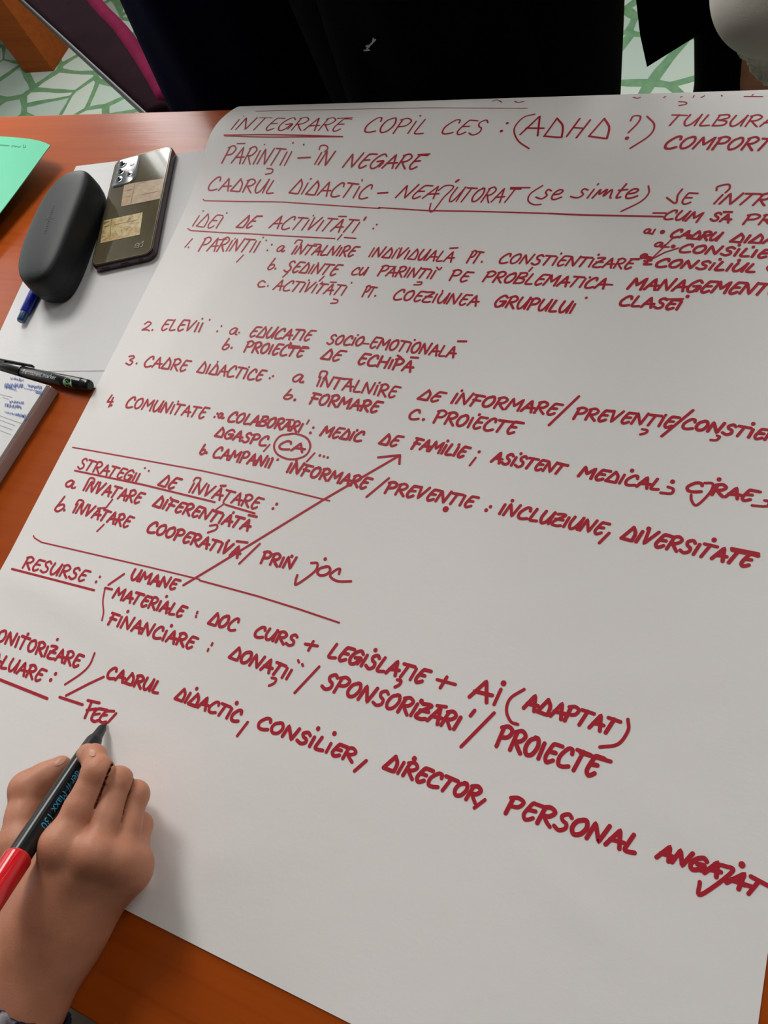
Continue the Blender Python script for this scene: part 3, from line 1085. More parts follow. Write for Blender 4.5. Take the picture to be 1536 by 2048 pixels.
    # small pale emblem near the lower right corner
    em = mat('pale_emblem', (.30, .28, .22), .35); bump(em, noise(em, coords(em), 200, 2), .02, .0003)
    V, F = [], []
    for pts in ([(0, 0), (0, 5), (3, 7), (5, 5), (5, 0), (0, 0)], [(6.5, 5), (10, 6), (10, 0), (7, 0)], [(8, 6), (10, 8), (10, 5)], [(1.5, 2), (4, 4)]):
        P = np.array([xf @ Vector((.0155 + x * .00095, -.0690 + y * .00095, T_ + .0007)) for x, y in pts])
        P = np.array(resample(P, .0006)); ribbon(V, F, P, np.tile([0, 0, 1.], (len(P), 1)), .0006)
    py_obj('emblem', V, F, em, root)
    # sockets in the lower edge
    hole = mat('socket_black', (.004, .004, .004), .5); bump(hole, noise(hole, coords(hole), 200, 2), .02, .0003)
    for (x, wd, ht) in ((-.022, .010, .0016), (.002, .009, .0028), (.022, .0042, .0042)):
        b = xf @ Matrix.Translation((x, -L_ / 2 - .0001, T_ * .45))
        bm = bmesh.new(); add_box(bm, -wd / 2, wd / 2, -.0003, .0006, -ht / 2, ht / 2, b)
        bm_obj('socket', bm, hole, root, bevel=.0002, seg=1)
phone()

# ------------------------------------------------------------------ mint folder
def folder():
    root = thing('document_folder', 'mint green plastic folder lying at the left end of the table', 'folder', (-0.95, 0.46, TZ))
    g = mat('mint_plastic', (0.16, 0.62, 0.40), 0.38, spec=0.45, sss=0.0)
    base(g, ramp(g, noise(g, coords(g), 3, 2), [(0.3, (0.105, 0.56, 0.33)), (0.7, (0.125, 0.60, 0.36))]))
    tip = np.array(at(101, 291, 0.024)); tip[2] -= TZ
    d1 = np.array(at(0, 442, 0.012)) - np.array(at(101, 291, 0.024)); d1[2] = 0; d1 /= np.linalg.norm(d1)     # along the right edge, downwards
    d2 = np.array(at(0, 281, 0.024)) - np.array(at(101, 291, 0.024)); d2[2] = 0
    d2 = d2 / np.linalg.norm(d2)
    def flap(name, zc, zf, extra):
        nu, nv = 26, 26; V, F = [], []
        for j in range(nv + 1):
            for i in range(nu + 1):
                u, v = 0.31 * i / nu, 0.24 * j / nv
                p = np.array([tip[0], tip[1]]) + d2[:2] * u + d1[:2] * v + np.array([extra, -extra * .2])
                lift = zc + (zf - zc) * (1 - math.exp(-((u * 0.7 + v) / 0.10) ** 1.3))
                p = p + (-d1[:2]) * 0.012 * (1 - math.exp(-(u / 0.035))) * math.exp(-v / .05)
                V.append((p[0], p[1], TZ + lift))
        for j in range(nv):
            for i in range(nu):
                a = j * (nu + 1) + i; F.append((a, a + 1, a + nu + 2, a + nu + 1))
        o = py_obj(name, V, F, g, root, True); m = o.modifiers.new('thickness', 'SOLIDIFY'); m.thickness = 0.0008; m.offset = 0; edge_split(o, 60)
        return o
    f1 = flap('front_cover', 0.024, 0.014, 0.0)
    flap('back_cover', 0.0040, 0.0030, -0.058)
    box('filed_papers', -1.24, -1.03, 0.44, 0.545, TZ + 0.0042, TZ + 0.0115, SHEET, root)
    mk = mat('dark_green_print', (0.03, 0.22, 0.13), 0.4); bump(mk, noise(mk, coords(mk), 200, 2), .02, .0003)
    dg = bpy.context.evaluated_depsgraph_get()
    bv = BVHTree.FromPolygons([v.co[:] for v in f1.data.vertices], [p.vertices[:] for p in f1.data.polygons])
    V, F = [], []
    def mark(pts, wd):
        P = []
        for (x, y) in pts:
            r = Vector(ray(x, y)).normalized(); h = bv.ray_cast(Vector((0, 0, TZ + H)), r)
            if h[0] is None: return
            P.append(h[0] - r * 0.0008)
        P = resample(np.array(P), .003); ribbon(V, F, P, np.tile([0, 0, 1.], (len(P), 1)), wd)
    mark([(0, 290), (18, 291.5)], .0016)
    for (a, b) in (((24, 292), (24, 294.5)), ((24, 292), (28, 291)), ((29, 291.5), (31, 294)), ((31, 294), (35, 292.5)), ((36, 294.5), (41, 293)), ((47, 290), (47, 295)), ((51, 290.5), (51, 295)), ((47, 295), (51, 295))):
        mark([a, b], .0012)
    if V: py_obj('print', V, F, mk, f1)
folder()

# ------------------------------------------------------------------ note pad
def notepad():
    z1 = 0.0150
    c = at(118, 785, 0.0); dn = (at(0, 972, 0) - at(118, 787, 0)).normalized(); lf = Vector((dn.y, -dn.x, 0))
    root = thing('notepad', 'thick white note pad with blue handwriting beside the black marker pen', 'notepad', c)
    xf = Matrix(((lf.x, dn.x, 0, c.x), (lf.y, dn.y, 0, c.y), (0, 0, 1, TZ), (0, 0, 0, 1)))
    side = mat('page_edges', (0.52, 0.36, 0.32), 0.8, spec=.2)
    v = coords(side, (1, 1, 1)); N, L, b = nodes(side)
    w_ = N.new('ShaderNodeTexWave'); w_.bands_direction = 'Z'; w_.inputs['Scale'].default_value = 420; w_.inputs['Distortion'].default_value = .6
    L.new(v, w_.inputs[0]); base(side, ramp(side, w_.outputs['Fac'], [(0.0, (.42, .29, .26)), (1.0, (.58, .43, .39))])); bump(side, w_.outputs['Fac'], .3, .0004)
    def slab(name, z0, zz, dx, dy, m, w0=.148, l0=.21):
        return box(name, dx, w0 + dx, dy, l0 + dy, z0, zz, m, root, 0, xf)
    slab('page_block', 0.0008, .0112, 0, 0, side)
    slab('page_block', .0113, .0128, .0016, .0004, SHEET)
    slab('page_block', .01285, .0138, .0012, .001, side)
    slab('top_page', .0139, z1, .0022, .0012, SHEET)
    ink = mat('blue_ballpoint_ink', (.09, .16, .44), .5); bump(ink, noise(ink, coords(ink), 200, 2), .02, .0003)
    grey = mat('grey_rule', (.42, .46, .48), .6); bump(grey, noise(grey, coords(grey), 200, 2), .02, .0003)
    rnd = random.Random(3)
    def lines(name, m, strokes):
        V, F = [], []
        for pts, wd in strokes:
            P = np.array([at(x / 7.68, y / 7.68 + 690, z1 + .0002) for x, y in pts])
            P = resample(P, .0015); ribbon(V, F, P, np.tile([0, 0, 1.], (len(P), 1)), wd)
        py_obj(name, V, F, m, root)
    def scrawl(x0, y0, x1, y1, amp, nn):
        pts = []
        for i in range(nn):
            t = i / (nn - 1)
            pts.append((x0 + (x1 - x0) * t + rnd.uniform(-9, 9), y0 + (y1 - y0) * t + (amp if i % 2 else -amp) * rnd.uniform(.4, 1)))
        return (catmull(pts, 3), .00048)
    lines('note_handwriting', ink, [scrawl(165, 510, 360, 545, 26, 22), scrawl(70, 630, 360, 625, 46, 34), scrawl(90, 650, 250, 690, 26, 16), scrawl(430, 625, 640, 660, 34, 26), scrawl(380, 670, 640, 715, 14, 18), ([(560, 725), (635, 742)], .0022)])
    lines('note_handwriting', ink, [scrawl(145, 870, 370, 890, 30, 24), scrawl(80, 925, 330, 960, 36, 30), scrawl(80, 1030, 260, 1070, 22, 16), scrawl(260, 1070, 420, 1100, 32, 20), ([(350, 1090), (400, 1140)], .001)])
    rules = []
    for k, (a, b) in enumerate((((0, 755), (180, 800)), ((40, 800), (130, 830)), ((0, 1085), (340, 1205)), ((0, 1150), (230, 1235)), ((0, 1230), (190, 1300)), ((0, 1310), (160, 1370)))):
        rules.append(([a, b], .0005))
    lines('ruled_line', grey, rules)
notepad()

# ------------------------------------------------------------------ text wrapped on a round barrel
def barrel_text(name, txt, p0, axis, rad, size, facing, mat_, parent, flip=1):
    """lettering along the axis from p0; facing = direction in which the middle line of the text looks"""
    cu = bpy.data.curves.new('t', 'FONT'); cu.body = txt; cu.size = size; cu.resolution_u = 3
    to = bpy.data.objects.new('t', cu); COL.objects.link(to)
    dg = bpy.context.evaluated_depsgraph_get(); dg.update()
    me = bpy.data.meshes.new_from_object(to.evaluated_get(dg))
    bpy.data.objects.remove(to)
    bm = bmesh.new(); bm.from_mesh(me); bmesh.ops.triangulate(bm, faces=bm.faces)
    bmesh.ops.subdivide_edges(bm, edges=bm.edges, cuts=3, use_grid_fill=True)
    z = Vector(axis).normalized(); f = (Vector(facing) - z * Vector(facing).dot(z)).normalized()
    t = f.cross(z) * flip      # up of the letters
    p0 = Vector(p0); cap = size * 0.34
    for v in bm.verts:
        a = (v.co.y - cap) / rad
        v.co = p0 + z * v.co.x + (f * math.cos(a) + t * math.sin(a)) * (rad + .0002)
    m2 = bpy.data.meshes.new(name); bm.to_mesh(m2); bm.free()
    return link(name, m2, mat_, parent)

# ------------------------------------------------------------------ black marker lying beside the pad
def black_marker():
    z = 0.0068
    a = at(181.5, 771.5, z); b = at(-40, 727, z); d = (b - a).normalized()
    root = thing('marker_pen', 'black permanent marker pen lying across the paper and note pad corner', 'marker', a)
    lathe('barrel', a + d * .0105, d, [(0, .0057), (.0006, .0060), (.083, .0060), (.0836, .0056)], BLACK_PLASTIC, root)
    lathe('end_plug', a, d, [(0, .0040), (.0015, .0052), (.004, .0057), (.0100, .0058)], BLACK_PLASTIC, root)
    cp = lathe('cap', a + d * .0945, d, [(0, .0063), (.001, .0066), (.045, .0062), (.052, .005)], BLACK_PLASTIC, root)
    x, y, zz = frame_of(d)
    side = Vector((0, 0, 1)).cross(d).normalized()
    if side.y < 0: side = -side
    bm = bmesh.new(); q = a + d * .083 + side * .0078 + Vector((0, 0, .002))
    mx = Matrix(((d.x, side.x, 0, q.x), (d.y, side.y, 0, q.y), (0, 0, 1, q.z), (0, 0, 0, 1)))
    add_box(bm, 0, .05, -.0009, .0009, -.0022, .0022, mx); add_box(bm, .040, .048, -.0035, -.0009, -.002, .002, mx)
    bm_obj('clip', bm, BLACK_PLASTIC, cp, bevel=.0006, seg=2)
    wt = mat('white_print', (.60, .66, .66), .4); bump(wt, noise(wt, coords(wt), 200, 2), .02, .0003)
    face = Vector((0, 0, TZ + H)) - a
    face = (face.normalized() + Vector((0, 0.10, .15)))
    p = a + d * .088
    barrel_text('lettering', 'Permanent marker', p, -d, .0060, .0062, face, wt, root, 1)
    # round pale green sticker with a corner and a darker swirl
    gr = mat('pale_green_sticker', (.40, .60, .35), .4); bump(gr, noise(gr, coords(gr), 200, 2), .02, .0003)
    dg = mat('leaf_green', (.05, .26, .05), .4); bump(dg, noise(dg, coords(dg), 200, 2), .02, .0003)
    f = (Vector((0, 0, TZ + H)) - a).normalized(); f = (f + Vector((0, -.5, 0))).normalized()
    zc = -d; f = (f - zc * f.dot(zc)).normalized(); t = f.cross(zc)
    def patch(name, pts, m, off):
        V = []
        for (u, v) in pts:
            aa = v / .006; V.append(a + d * .0250 + zc * u + (f * math.cos(aa) + t * math.sin(aa)) * (.006 + off))
        c = a + d * .0250 + f * (.006 + off); V.append(c); n = len(pts)
        return py_obj(name, V, [(i, (i + 1) % n, n) for i in range(n)], m, root)
    ring = [(.0060 * math.cos(q), .0068 * math.sin(q)) for q in np.linspace(0, 2 * math.pi, 33)[:-1]]
    ring = [((.0060, -.0072) if (u > 0.0034 and v < -.003) else (u, v)) for u, v in ring]
    st = patch('sticker', ring, gr, .0002)
    V, F = [], []
    for pts in ([(-.003, 0), (-.001, .003), (.002, .002), (.0025, -.001)], [(-.0015, -.003), (.001, -.002), (.0005, .001)], [(-.002, -.001), (0, -.0005)]):
        P, Nn = [], []
        for (u, v) in catmull(pts, 5):
            aa = v / .006; nn = f * math.cos(aa) + t * math.sin(aa); P.append(a + d * .0250 + zc * u + nn * .0064); Nn.append(nn)
        ribbon(V, F, np.array(P), np.array(Nn), .0009)
    py_obj('sticker_swirl', V, F, dg, st)
black_marker()

# ------------------------------------------------------------------ marker held by the writing hand
TIP = Vector((-0.3798, -0.0352, TZ + 0.0028)); MD = Vector((0.3373, -0.6806, 0.6505)).normalized()
def held_marker():
    root = thing('marker_pen', 'black marker with a red cap on its end, held in the writing hand', 'marker', TIP)
    nib = mat('red_felt_nib', (.16, .008, .012), .8); bump(nib, noise(nib, coords(nib), 900, 2), .3, .0004)
    grip = mat('dark_grey_grip', (.008, .011, .013), .34, spec=.35); bump(grip, noise(grip, coords(grip), 300, 2), .05, .0003)
    red = mat('red_cap_plastic', (.62, .004, .010), .22, coat=.4); bump(red, noise(red, coords(red), 100, 2), .02, .0003)
    lathe('nib', TIP, MD, [(0, .0011), (.0015, .0016), (.006, .0018)], nib, root)
    lathe('grip', TIP + MD * .0045, MD, [(0, .0026), (.002, .0034), (.011, .0042), (.0135, .0052), (.0165, .0060), (.030, .0064)], grip, root)
    lathe('barrel', TIP + MD * .0346, MD, [(0, .0066), (.03, .0071), (.060, .0075), (.1105, .0079), (.111, .0070)], BLACK_PLASTIC, root)
    lathe('cap', TIP + MD * .1240, MD, [(0, .0082), (.0012, .0088), (.0022, .0089), (.034, .0084), (.052, .0076), (.0545, .006)], red, root)
    cy = mat('cyan_print', (.015, .30, .55), .4); bump(cy, noise(cy, coords(cy), 200, 2), .02, .0003)
    face = (Vector((0, 0, TZ + H)) - (TIP + MD * .08)).normalized() + Vector((.62, .12, -.1))
    barrel_text('lettering', 'der // Maxx 130', TIP + MD * .0555, MD, .0077, .0076, face, cy, root, 1)
held_marker()

# ------------------------------------------------------------------ smooth bodies: distance fields turned into one closed surface
def seg(P, a, b, ra, rb):
    a, b = np.array(a), np.array(b); ba = b - a
    t = np.clip(((P - a) @ ba) / max(ba @ ba, 1e-12), 0, 1)
    return np.linalg.norm(P - a - t[:, None] * ba, axis=1) - (ra + (rb - ra) * t)
def ball(P, c, r): return np.linalg.norm((P - np.array(c)), axis=1) - r
def ell(P, c, r):
    r = np.array(r); k = np.linalg.norm((P - np.array(c)) / r, axis=1)
    return (k - 1) * r.min()
def smin(a, b, k):
    h = np.clip(0.5 + 0.5 * (b - a) / k, 0, 1)
    return b * (1 - h) + a * h - k * h * (1 - h)
def smins(ds, k):
    o = ds[0]
    for d in ds[1:]: o = smin(o, d, k)
    return o
def surface(name, fn, lo, hi, h, mat_, parent=None):
    """surface nets of fn(points) = 0"""
    lo = np.array(lo, float); n = np.ceil((np.array(hi) - lo) / h).astype(int) + 1
    ax = [lo[i] + h * np.arange(n[i]) for i in range(3)]
    D = np.empty(n, np.float32)
    for i in range(n[0]):
        Y, Z = np.meshgrid(ax[1], ax[2], indexing='ij')
        P = np.stack([np.full(Y.size, ax[0][i]), Y.ravel(), Z.ravel()], 1)
        D[i] = fn(P).reshape(n[1], n[2])
    S = D < 0
    c = [D[i:n[0] - 1 + i, j:n[1] - 1 + j, k:n[2] - 1 + k] for i in (0, 1) for j in (0, 1) for k in (0, 1)]
    C = np.stack(c, -1); sg = C < 0
    act = sg.any(-1) & ~sg.all(-1)
    idx = -np.ones(act.shape, int); ids = np.argwhere(act); idx[act] = np.arange(len(ids))
    cv = C[act]; pos = np.zeros((len(ids), 3)); cnt = np.zeros(len(ids))
    offs = np.array([(i, j, k) for i in (0, 1) for j in (0, 1) for k in (0, 1)], float)
    for a in range(8):
        for b in range(a + 1, 8):
            if np.abs(offs[a] - offs[b]).sum() != 1: continue
            m = (cv[:, a] < 0) != (cv[:, b] < 0)
            t = cv[m, a] / (cv[m, a] - cv[m, b])
            pos[m] += offs[a] + t[:, None] * (offs[b] - offs[a]); cnt[m] += 1
    V = lo + h * (ids + pos / cnt[:, None])
    F = []
    for d in range(3):
        u, v = (d + 1) % 3, (d + 2) % 3
        sl0 = [slice(1, n[i] - 1) for i in range(3)]; sl1 = list(sl0)
        sl0[d] = slice(0, n[d] - 1); sl1[d] = slice(1, n[d])
        s0, s1 = S[tuple(sl0)], S[tuple(sl1)]
        e = np.argwhere(s0 != s1); fl = s0[s0 != s1]
        st = np.array([1, 1, 1]); st[d] = 0; e = e + st
        def cell(du, dv):
            q = e.copy(); q[:, u] -= du; q[:, v] -= dv; return idx[q[:, 0], q[:, 1], q[:, 2]]
        A, B, Cc, Dd = cell(1, 1), cell(0, 1), cell(0, 0), cell(1, 0)
        Q = np.stack([A, B, Cc, Dd], 1); Q[~fl] = Q[~fl][:, ::-1]
        F.append(Q)
    F = np.concatenate(F)
    return py_obj(name, V.tolist(), F.tolist(), mat_, parent, True)

def skin_mat(name, c0, c1):
    m = mat(name, c0, 0.48, spec=0.35, sss=0.12)
    N, L, b = nodes(m); b.inputs['Subsurface Radius'].default_value = (.010, .004, .002); b.inputs['Subsurface Scale'].default_value = .3
    v = coords(m)
    base(m, ramp(m, noise(m, v, 60, 3), [(0.35, c0), (0.65, c1)]))
    vo = N.new('ShaderNodeTexVoronoi'); vo.inputs['Scale'].default_value = 900; L.new(v, vo.inputs['Vector'])
    bump(m, vo.outputs['Distance'], .12, .0006)
    return m
SKIN = skin_mat('skin', (.45, .185, .105), (.51, .22, .13))

def writing_hand():
    K = lambda px, py, z: np.array(at(px, py, z))
    T0 = lambda x, y, z: np.array((x, y, TZ + z))
    mk = lambda l: np.array(TIP + MD * l)
    wr_i, wr_p = K(90, 1835, .046), K(140, 1868, .032)        # thumb side and little finger side of the wrist
    fa_i, fa_p = K(-50, 2030, .050), K(22, 2080, .038)
    iM, iP = K(124, 1690, .066), K(195, 1546, .060)
    iT = mk(.046) + np.array([.0085, .0105, .0066]); iD = iP * .45 + iT * .55 + np.array([.002, .004, .003])
    mM, mP = K(190, 1706, .060), K(236, 1564, .048)
    mD = mP + np.array([-.0155, -.0030, -.0190]); mT = mD + np.array([-.0140, -.0005, -.0130])
    rM, rP = K(238, 1722, .048), K(270, 1590, .036); rD = rP + np.array([-.0120, -.0050, -.0180]); rT = rD + np.array([-.0150, -.0020, -.0070])
    pM, pP = K(258, 1742, .034), K(280, 1650, .0235); pD = pP + np.array([-.0100, -.0040, -.0120]); pT = pD + np.array([-.0130, -.0040, -.0020])
    tW, tM, tI, tT = K(70, 1800, .040), K(38, 1690, .044), K(56, 1578, .038), mk(.047) + np.array([-.0140, -.0075, -.001])
    tT = K(121, 1534, .030)
    heel = K(196, 1784, .021)
    def f(P):
        palm = [seg(P, wr_i, iM, .0150, .0120), seg(P, wr_i, mM, .0150, .0118), seg(P, wr_p, rM, .0140, .0112), seg(P, wr_p, pM, .0140, .0110),
                seg(P, wr_p, heel, .014, .0155), seg(P, heel, pM, .0150, .0112), seg(P, heel, rM - [0, 0, .012], .014, .011), seg(P, tW, iM - [0, 0, .018], .016, .0105), seg(P, tW, mM - [0, 0, .02], .016, .012)]
        palm = smins(palm, .012)
        for c, r in ((iM + [0, 0, .0015], .0125), (mM + [0, 0, .0016], .0122), (rM + [0, 0, .0012], .0112), (pM, .0108)): palm = smin(palm, ball(P, c, r), .006)
        arm = smin(seg(P, wr_i, fa_i, .0200, .0260), seg(P, wr_p, fa_p, .0180, .0255), .02)
        palm = smin(palm, arm, .020)
        def chain(js, rs, k=.003):
            ds = [seg(P, js[i], js[i + 1], rs[i], rs[i + 1]) for i in range(len(js) - 1)]
            return smins(ds, k)
        idx_ = chain([iM, (iM + iP) / 2, iP, iD, iT], [.0118, .0102, .0096, .0082, .0072])
        idx_ = smin(idx_, ball(P, iP + [.001, .001, .001], .0098), .004)
        mid = chain([mM, (mM + mP) / 2, mP, mD, mT], [.0112, .0096, .0092, .0082, .0070]); mid = smin(mid, ball(P, mP + [0, 0, .001], .0093), .004)
        rin = chain([rM, (rM + rP) / 2, rP, rD, rT], [.0106, .0090, .0088, .0078, .0070]); rin = smin(rin, ball(P, rP + [0, 0, .001], .0089), .004)
        pin = chain([pM, (pM + pP) / 2, pP, pD, pT], [.0105, .0090, .0082, .0072, .0066])
        th = chain([tW, tM, (tM + tI) / 2, tI, (tI + tT) / 2, tT], [.0170, .0130, .0110, .0110, .0098, .0080], .006)
        th = smin(th, ball(P, tI + [-.001, 0, 0], .0112), .005)
        web = smin(seg(P, tM, iM - [0, 0, .020], .009, .009), seg(P, (tM + tW) / 2, iM - [0, 0, .022], .012, .010), .01)
        d = smin(palm, web, .010)
        body = d
        for fg, kk in ((idx_, .005), (mid, .0035), (rin, .0035), (pin, .004), (th, .010)):
            d = smin(d, smin(body, fg, kk), .0005)
        for (a0, a1, b0, b1, t0) in ((iM, iP, mM, mP, .30), (mM, mP, rM, rP, .30), (rM, rP, pM, pP, .38)):
            A_ = (a0 + (a1 - a0) * t0 + b0 + (b1 - b0) * t0) / 2; B_ = (a1 + b1) / 2; B_ = B_ + (B_ - A_) * .25
            u = B_ - A_; L_ = np.linalg.norm(u); u = u / L_
            nn = (b0 + b1 - a0 - a1) / 2; nn = nn - u * (nn @ u); nn /= np.linalg.norm(nn); q = P - A_
            su = q @ u; sn = np.abs(q @ nn); ww = .0007 * np.clip(su / (L_ * .35), 0, 1)
            vv = q @ np.cross(u, nn); vv = vv * (1 if np.cross(u, nn)[2] > 0 else -1)
            slit = np.maximum(np.maximum(np.maximum(sn - ww, -su), su - L_), -(vv + .003))
            d = np.maximum(d, -slit)
        d = np.maximum(d, -(seg(P, mk(.004), mk(.034), .0045, .0068)))
        d = np.maximum(d, -(seg(P, mk(.034), mk(.15), .0068, .0083)))
        return np.maximum(d, (TZ + .0024) - P[:, 2])
    root = thing('person', 'person writing with the red capped marker, bare hand and dark checked cuff', 'person', (-0.32, -0.16, TZ))
    lo, hi = (-.440, -.290, TZ), (-.235, -.020, TZ + .098)
    h = surface('hand', f, lo, hi, .00105, SKIN, root)
    bv = BVHTree.FromPolygons([v.co[:] for v in h.data.vertices], [p.vertices[:] for p in h.data.polygons])
    nail = mat('nail', (.50, .26, .18), .35, spec=.4); bump(nail, noise(nail, coords(nail), 200, 2), .03, .0003)
    def nail_patch(px, py, ax, ay, bx, by):
        """a small curved plate laid on the skin around a pixel"""
        V, F = [], []; nu = 8
        for j in range(nu + 1):
            for i in range(nu + 1):
                u, v = 2 * i / nu - 1, 2 * j / nu - 1
                s = math.sqrt(max(0, 1 - .5 * u * u)); t = math.sqrt(max(0, 1 - .5 * v * v))
                x = px + ax * u * t + bx * v * s; y = py + ay * u * t + by * v * s
                r = Vector(ray(x, y)).normalized(); hit = bv.ray_cast(Vector((0, 0, TZ + H)), r)
                if hit[0] is None: return
                V.append(hit[0] + hit[1] * .00045)
        for j in range(nu):
            for i in range(nu):
                a = j * (nu + 1) + i; F.append((a, a + 1, a + nu + 2, a + nu + 1))
        py_obj('nail', V, F, nail, root, True)
    nail_patch(121, 1523, 11, -8, 4, 4)
    nail_patch(185, 1507, 4, 6, 5, -4)
    # cuff and sleeve, on to the shoulder outside the picture
    chk = mat('dark_checked_cloth', (.012, .014, .03), .85, spec=.2)
    v = coords(chk, (1, 1, 1), (0.3, 0.4, 0.9)); N, L, b = nodes(chk)
    ck = N.new('ShaderNodeTexChecker'); ck.inputs['Scale'].default_value = 85; L.new(v, ck.inputs['Vector'])
    ck.inputs['Color1'].default_value = (.010, .012, .028, 1); ck.inputs['Color2'].default_value = (.30, .27, .30, 1)
    nz = noise(chk, v, 60, 3); mx = N.new('ShaderNodeMix'); mx.data_type = 'RGBA'; L.new(ramp(chk, nz, [(.48, (0, 0, 0)), (.56, (1, 1, 1))]), mx.inputs[0])
    mx.inputs[6].default_value = (.010, .012, .028, 1); L.new(ck.outputs[0], mx.inputs[7]); base(chk, mx.outputs[2]); bump(chk, noise(chk, v, 900, 2), .2, .0006)
    c0 = K(22, 2032, .066); ax = ((fa_i + fa_p) / 2 - (wr_i + wr_p) / 2); ax /= np.linalg.norm(ax)
    elbow = c0 + ax * .20; elbow[2] = TZ + .075; sh = np.array((-.455, -.70, 1.03))
    def g(P):
        fi2, fp2 = fa_i + (fa_i - wr_i) * .35, fa_p + (fa_p - wr_p) * .35
        arm = smin(seg(P, wr_i, fi2, .0200, .0281), seg(P, wr_p, fp2, .0180, .0281), .02)
        d = smin(smin(arm - .0050, seg(P, (fi2 + fp2) / 2, elbow, .036, .052), .01), seg(P, elbow, sh, .052, .066), .03)
        d = d + .0008 * np.sin(P[:, 0] * 160) * np.sin(P[:, 1] * 130 + P[:, 2] * 90)
        cut = (P - c0) @ ax
        return np.maximum(np.maximum(d, -cut), -np.maximum(arm - .0016, cut - .012))
    tz = fabric('grey_brown_trousers', (.48, .40, .34), 700, .1)
    hip = np.array((-.62, -.80, .53))
    def tr(P):
        d = []
        for dx, kn in ((.10, (-.40, -.245, .54)), (-.10, (-.70, -.25, .54))):
            kn = np.array(kn); ft = kn + [.0, .02, -.46]
            d += [smin(seg(P, hip + [dx, 0, 0], kn, .088, .066), seg(P, kn, ft, .062, .048), .03)]
        d = smin(smin(d[0], d[1], .03), ell(P, hip, (.19, .15, .12)), .05)
        return np.maximum(d, .06 - P[:, 2])
    surface('trousers', tr, (-.86, -1.0, .03), (-.28, -.10, .70), .011, tz, root)
    def shirt(P):
        d = smin(seg(P, hip + [0, 0, .04], hip + [.03, .04, .30], .16, .16), ell(P, hip + [.04, .08, .44], (.20, .115, .14)), .08)
        ls = hip + np.array([-.15, .10, .50]); le = np.array((-.84, -.50, .80)); lw = np.array((-.76, -.29, .80))
        return smin(d, smin(seg(P, ls, le, .06, .05), seg(P, le, lw, .048, .038), .02), .03)
    surface('shirt', shirt, (-.95, -1.02, .50), (-.34, -.22, 1.15), .011, chk, root)
    HD = hip + np.array([.09, .20, .74])
    def head(P):
        d = smin(ell(P, HD + [0, 0, .02], (.074, .092, .105)), ell(P, HD + [0, .022, -.05], (.056, .066, .070)), .03)
        d = smin(d, seg(P, HD + [0, .088, .015], HD + [0, .103, -.018], .008, .013), .012)
        for sx in (-1, 1):
            d = smin(d, ell(P, HD + [sx * .076, -.008, -.005], (.012, .022, .032)), .008)
            d = np.maximum(d, -ball(P, HD + [sx * .031, .100, .022], .016)); d = smin(d, ball(P, HD + [sx * .031, .078, .020], .0125), .002)
        d = smin(d, seg(P, HD + [-.02, .083, -.058], HD + [.02, .083, -.058], .007, .007), .006)
        return smin(d, seg(P, HD + [-.02, -.03, -.06], hip + [.05, .10, .54], .05, .055), .02)
    surface('head', head, HD - [.2, .25, .3], HD + [.2, .2, .2], .008, SKIN, root)
    def hair(P):
        d = smin(ell(P, HD + [0, -.018, .035], (.09, .10, .112)), seg(P, HD + [0, -.06, 0], HD + [0, -.075, -.12], .07, .05), .04)
        return np.maximum(d, -ell(P, HD + [0, .09, -.035], (.075, .085, .105)))
    surface('hair', hair, HD - [.15, .2, .26], HD + [.15, .16, .2], .009, mat('brown_hair', (.05, .025, .012), .45), root)
    pts = np.stack([c0, elbow, sh]); surface('sleeve', g, pts.min(0) - .08, pts.max(0) + .08, .0035, chk, root)
writing_hand()

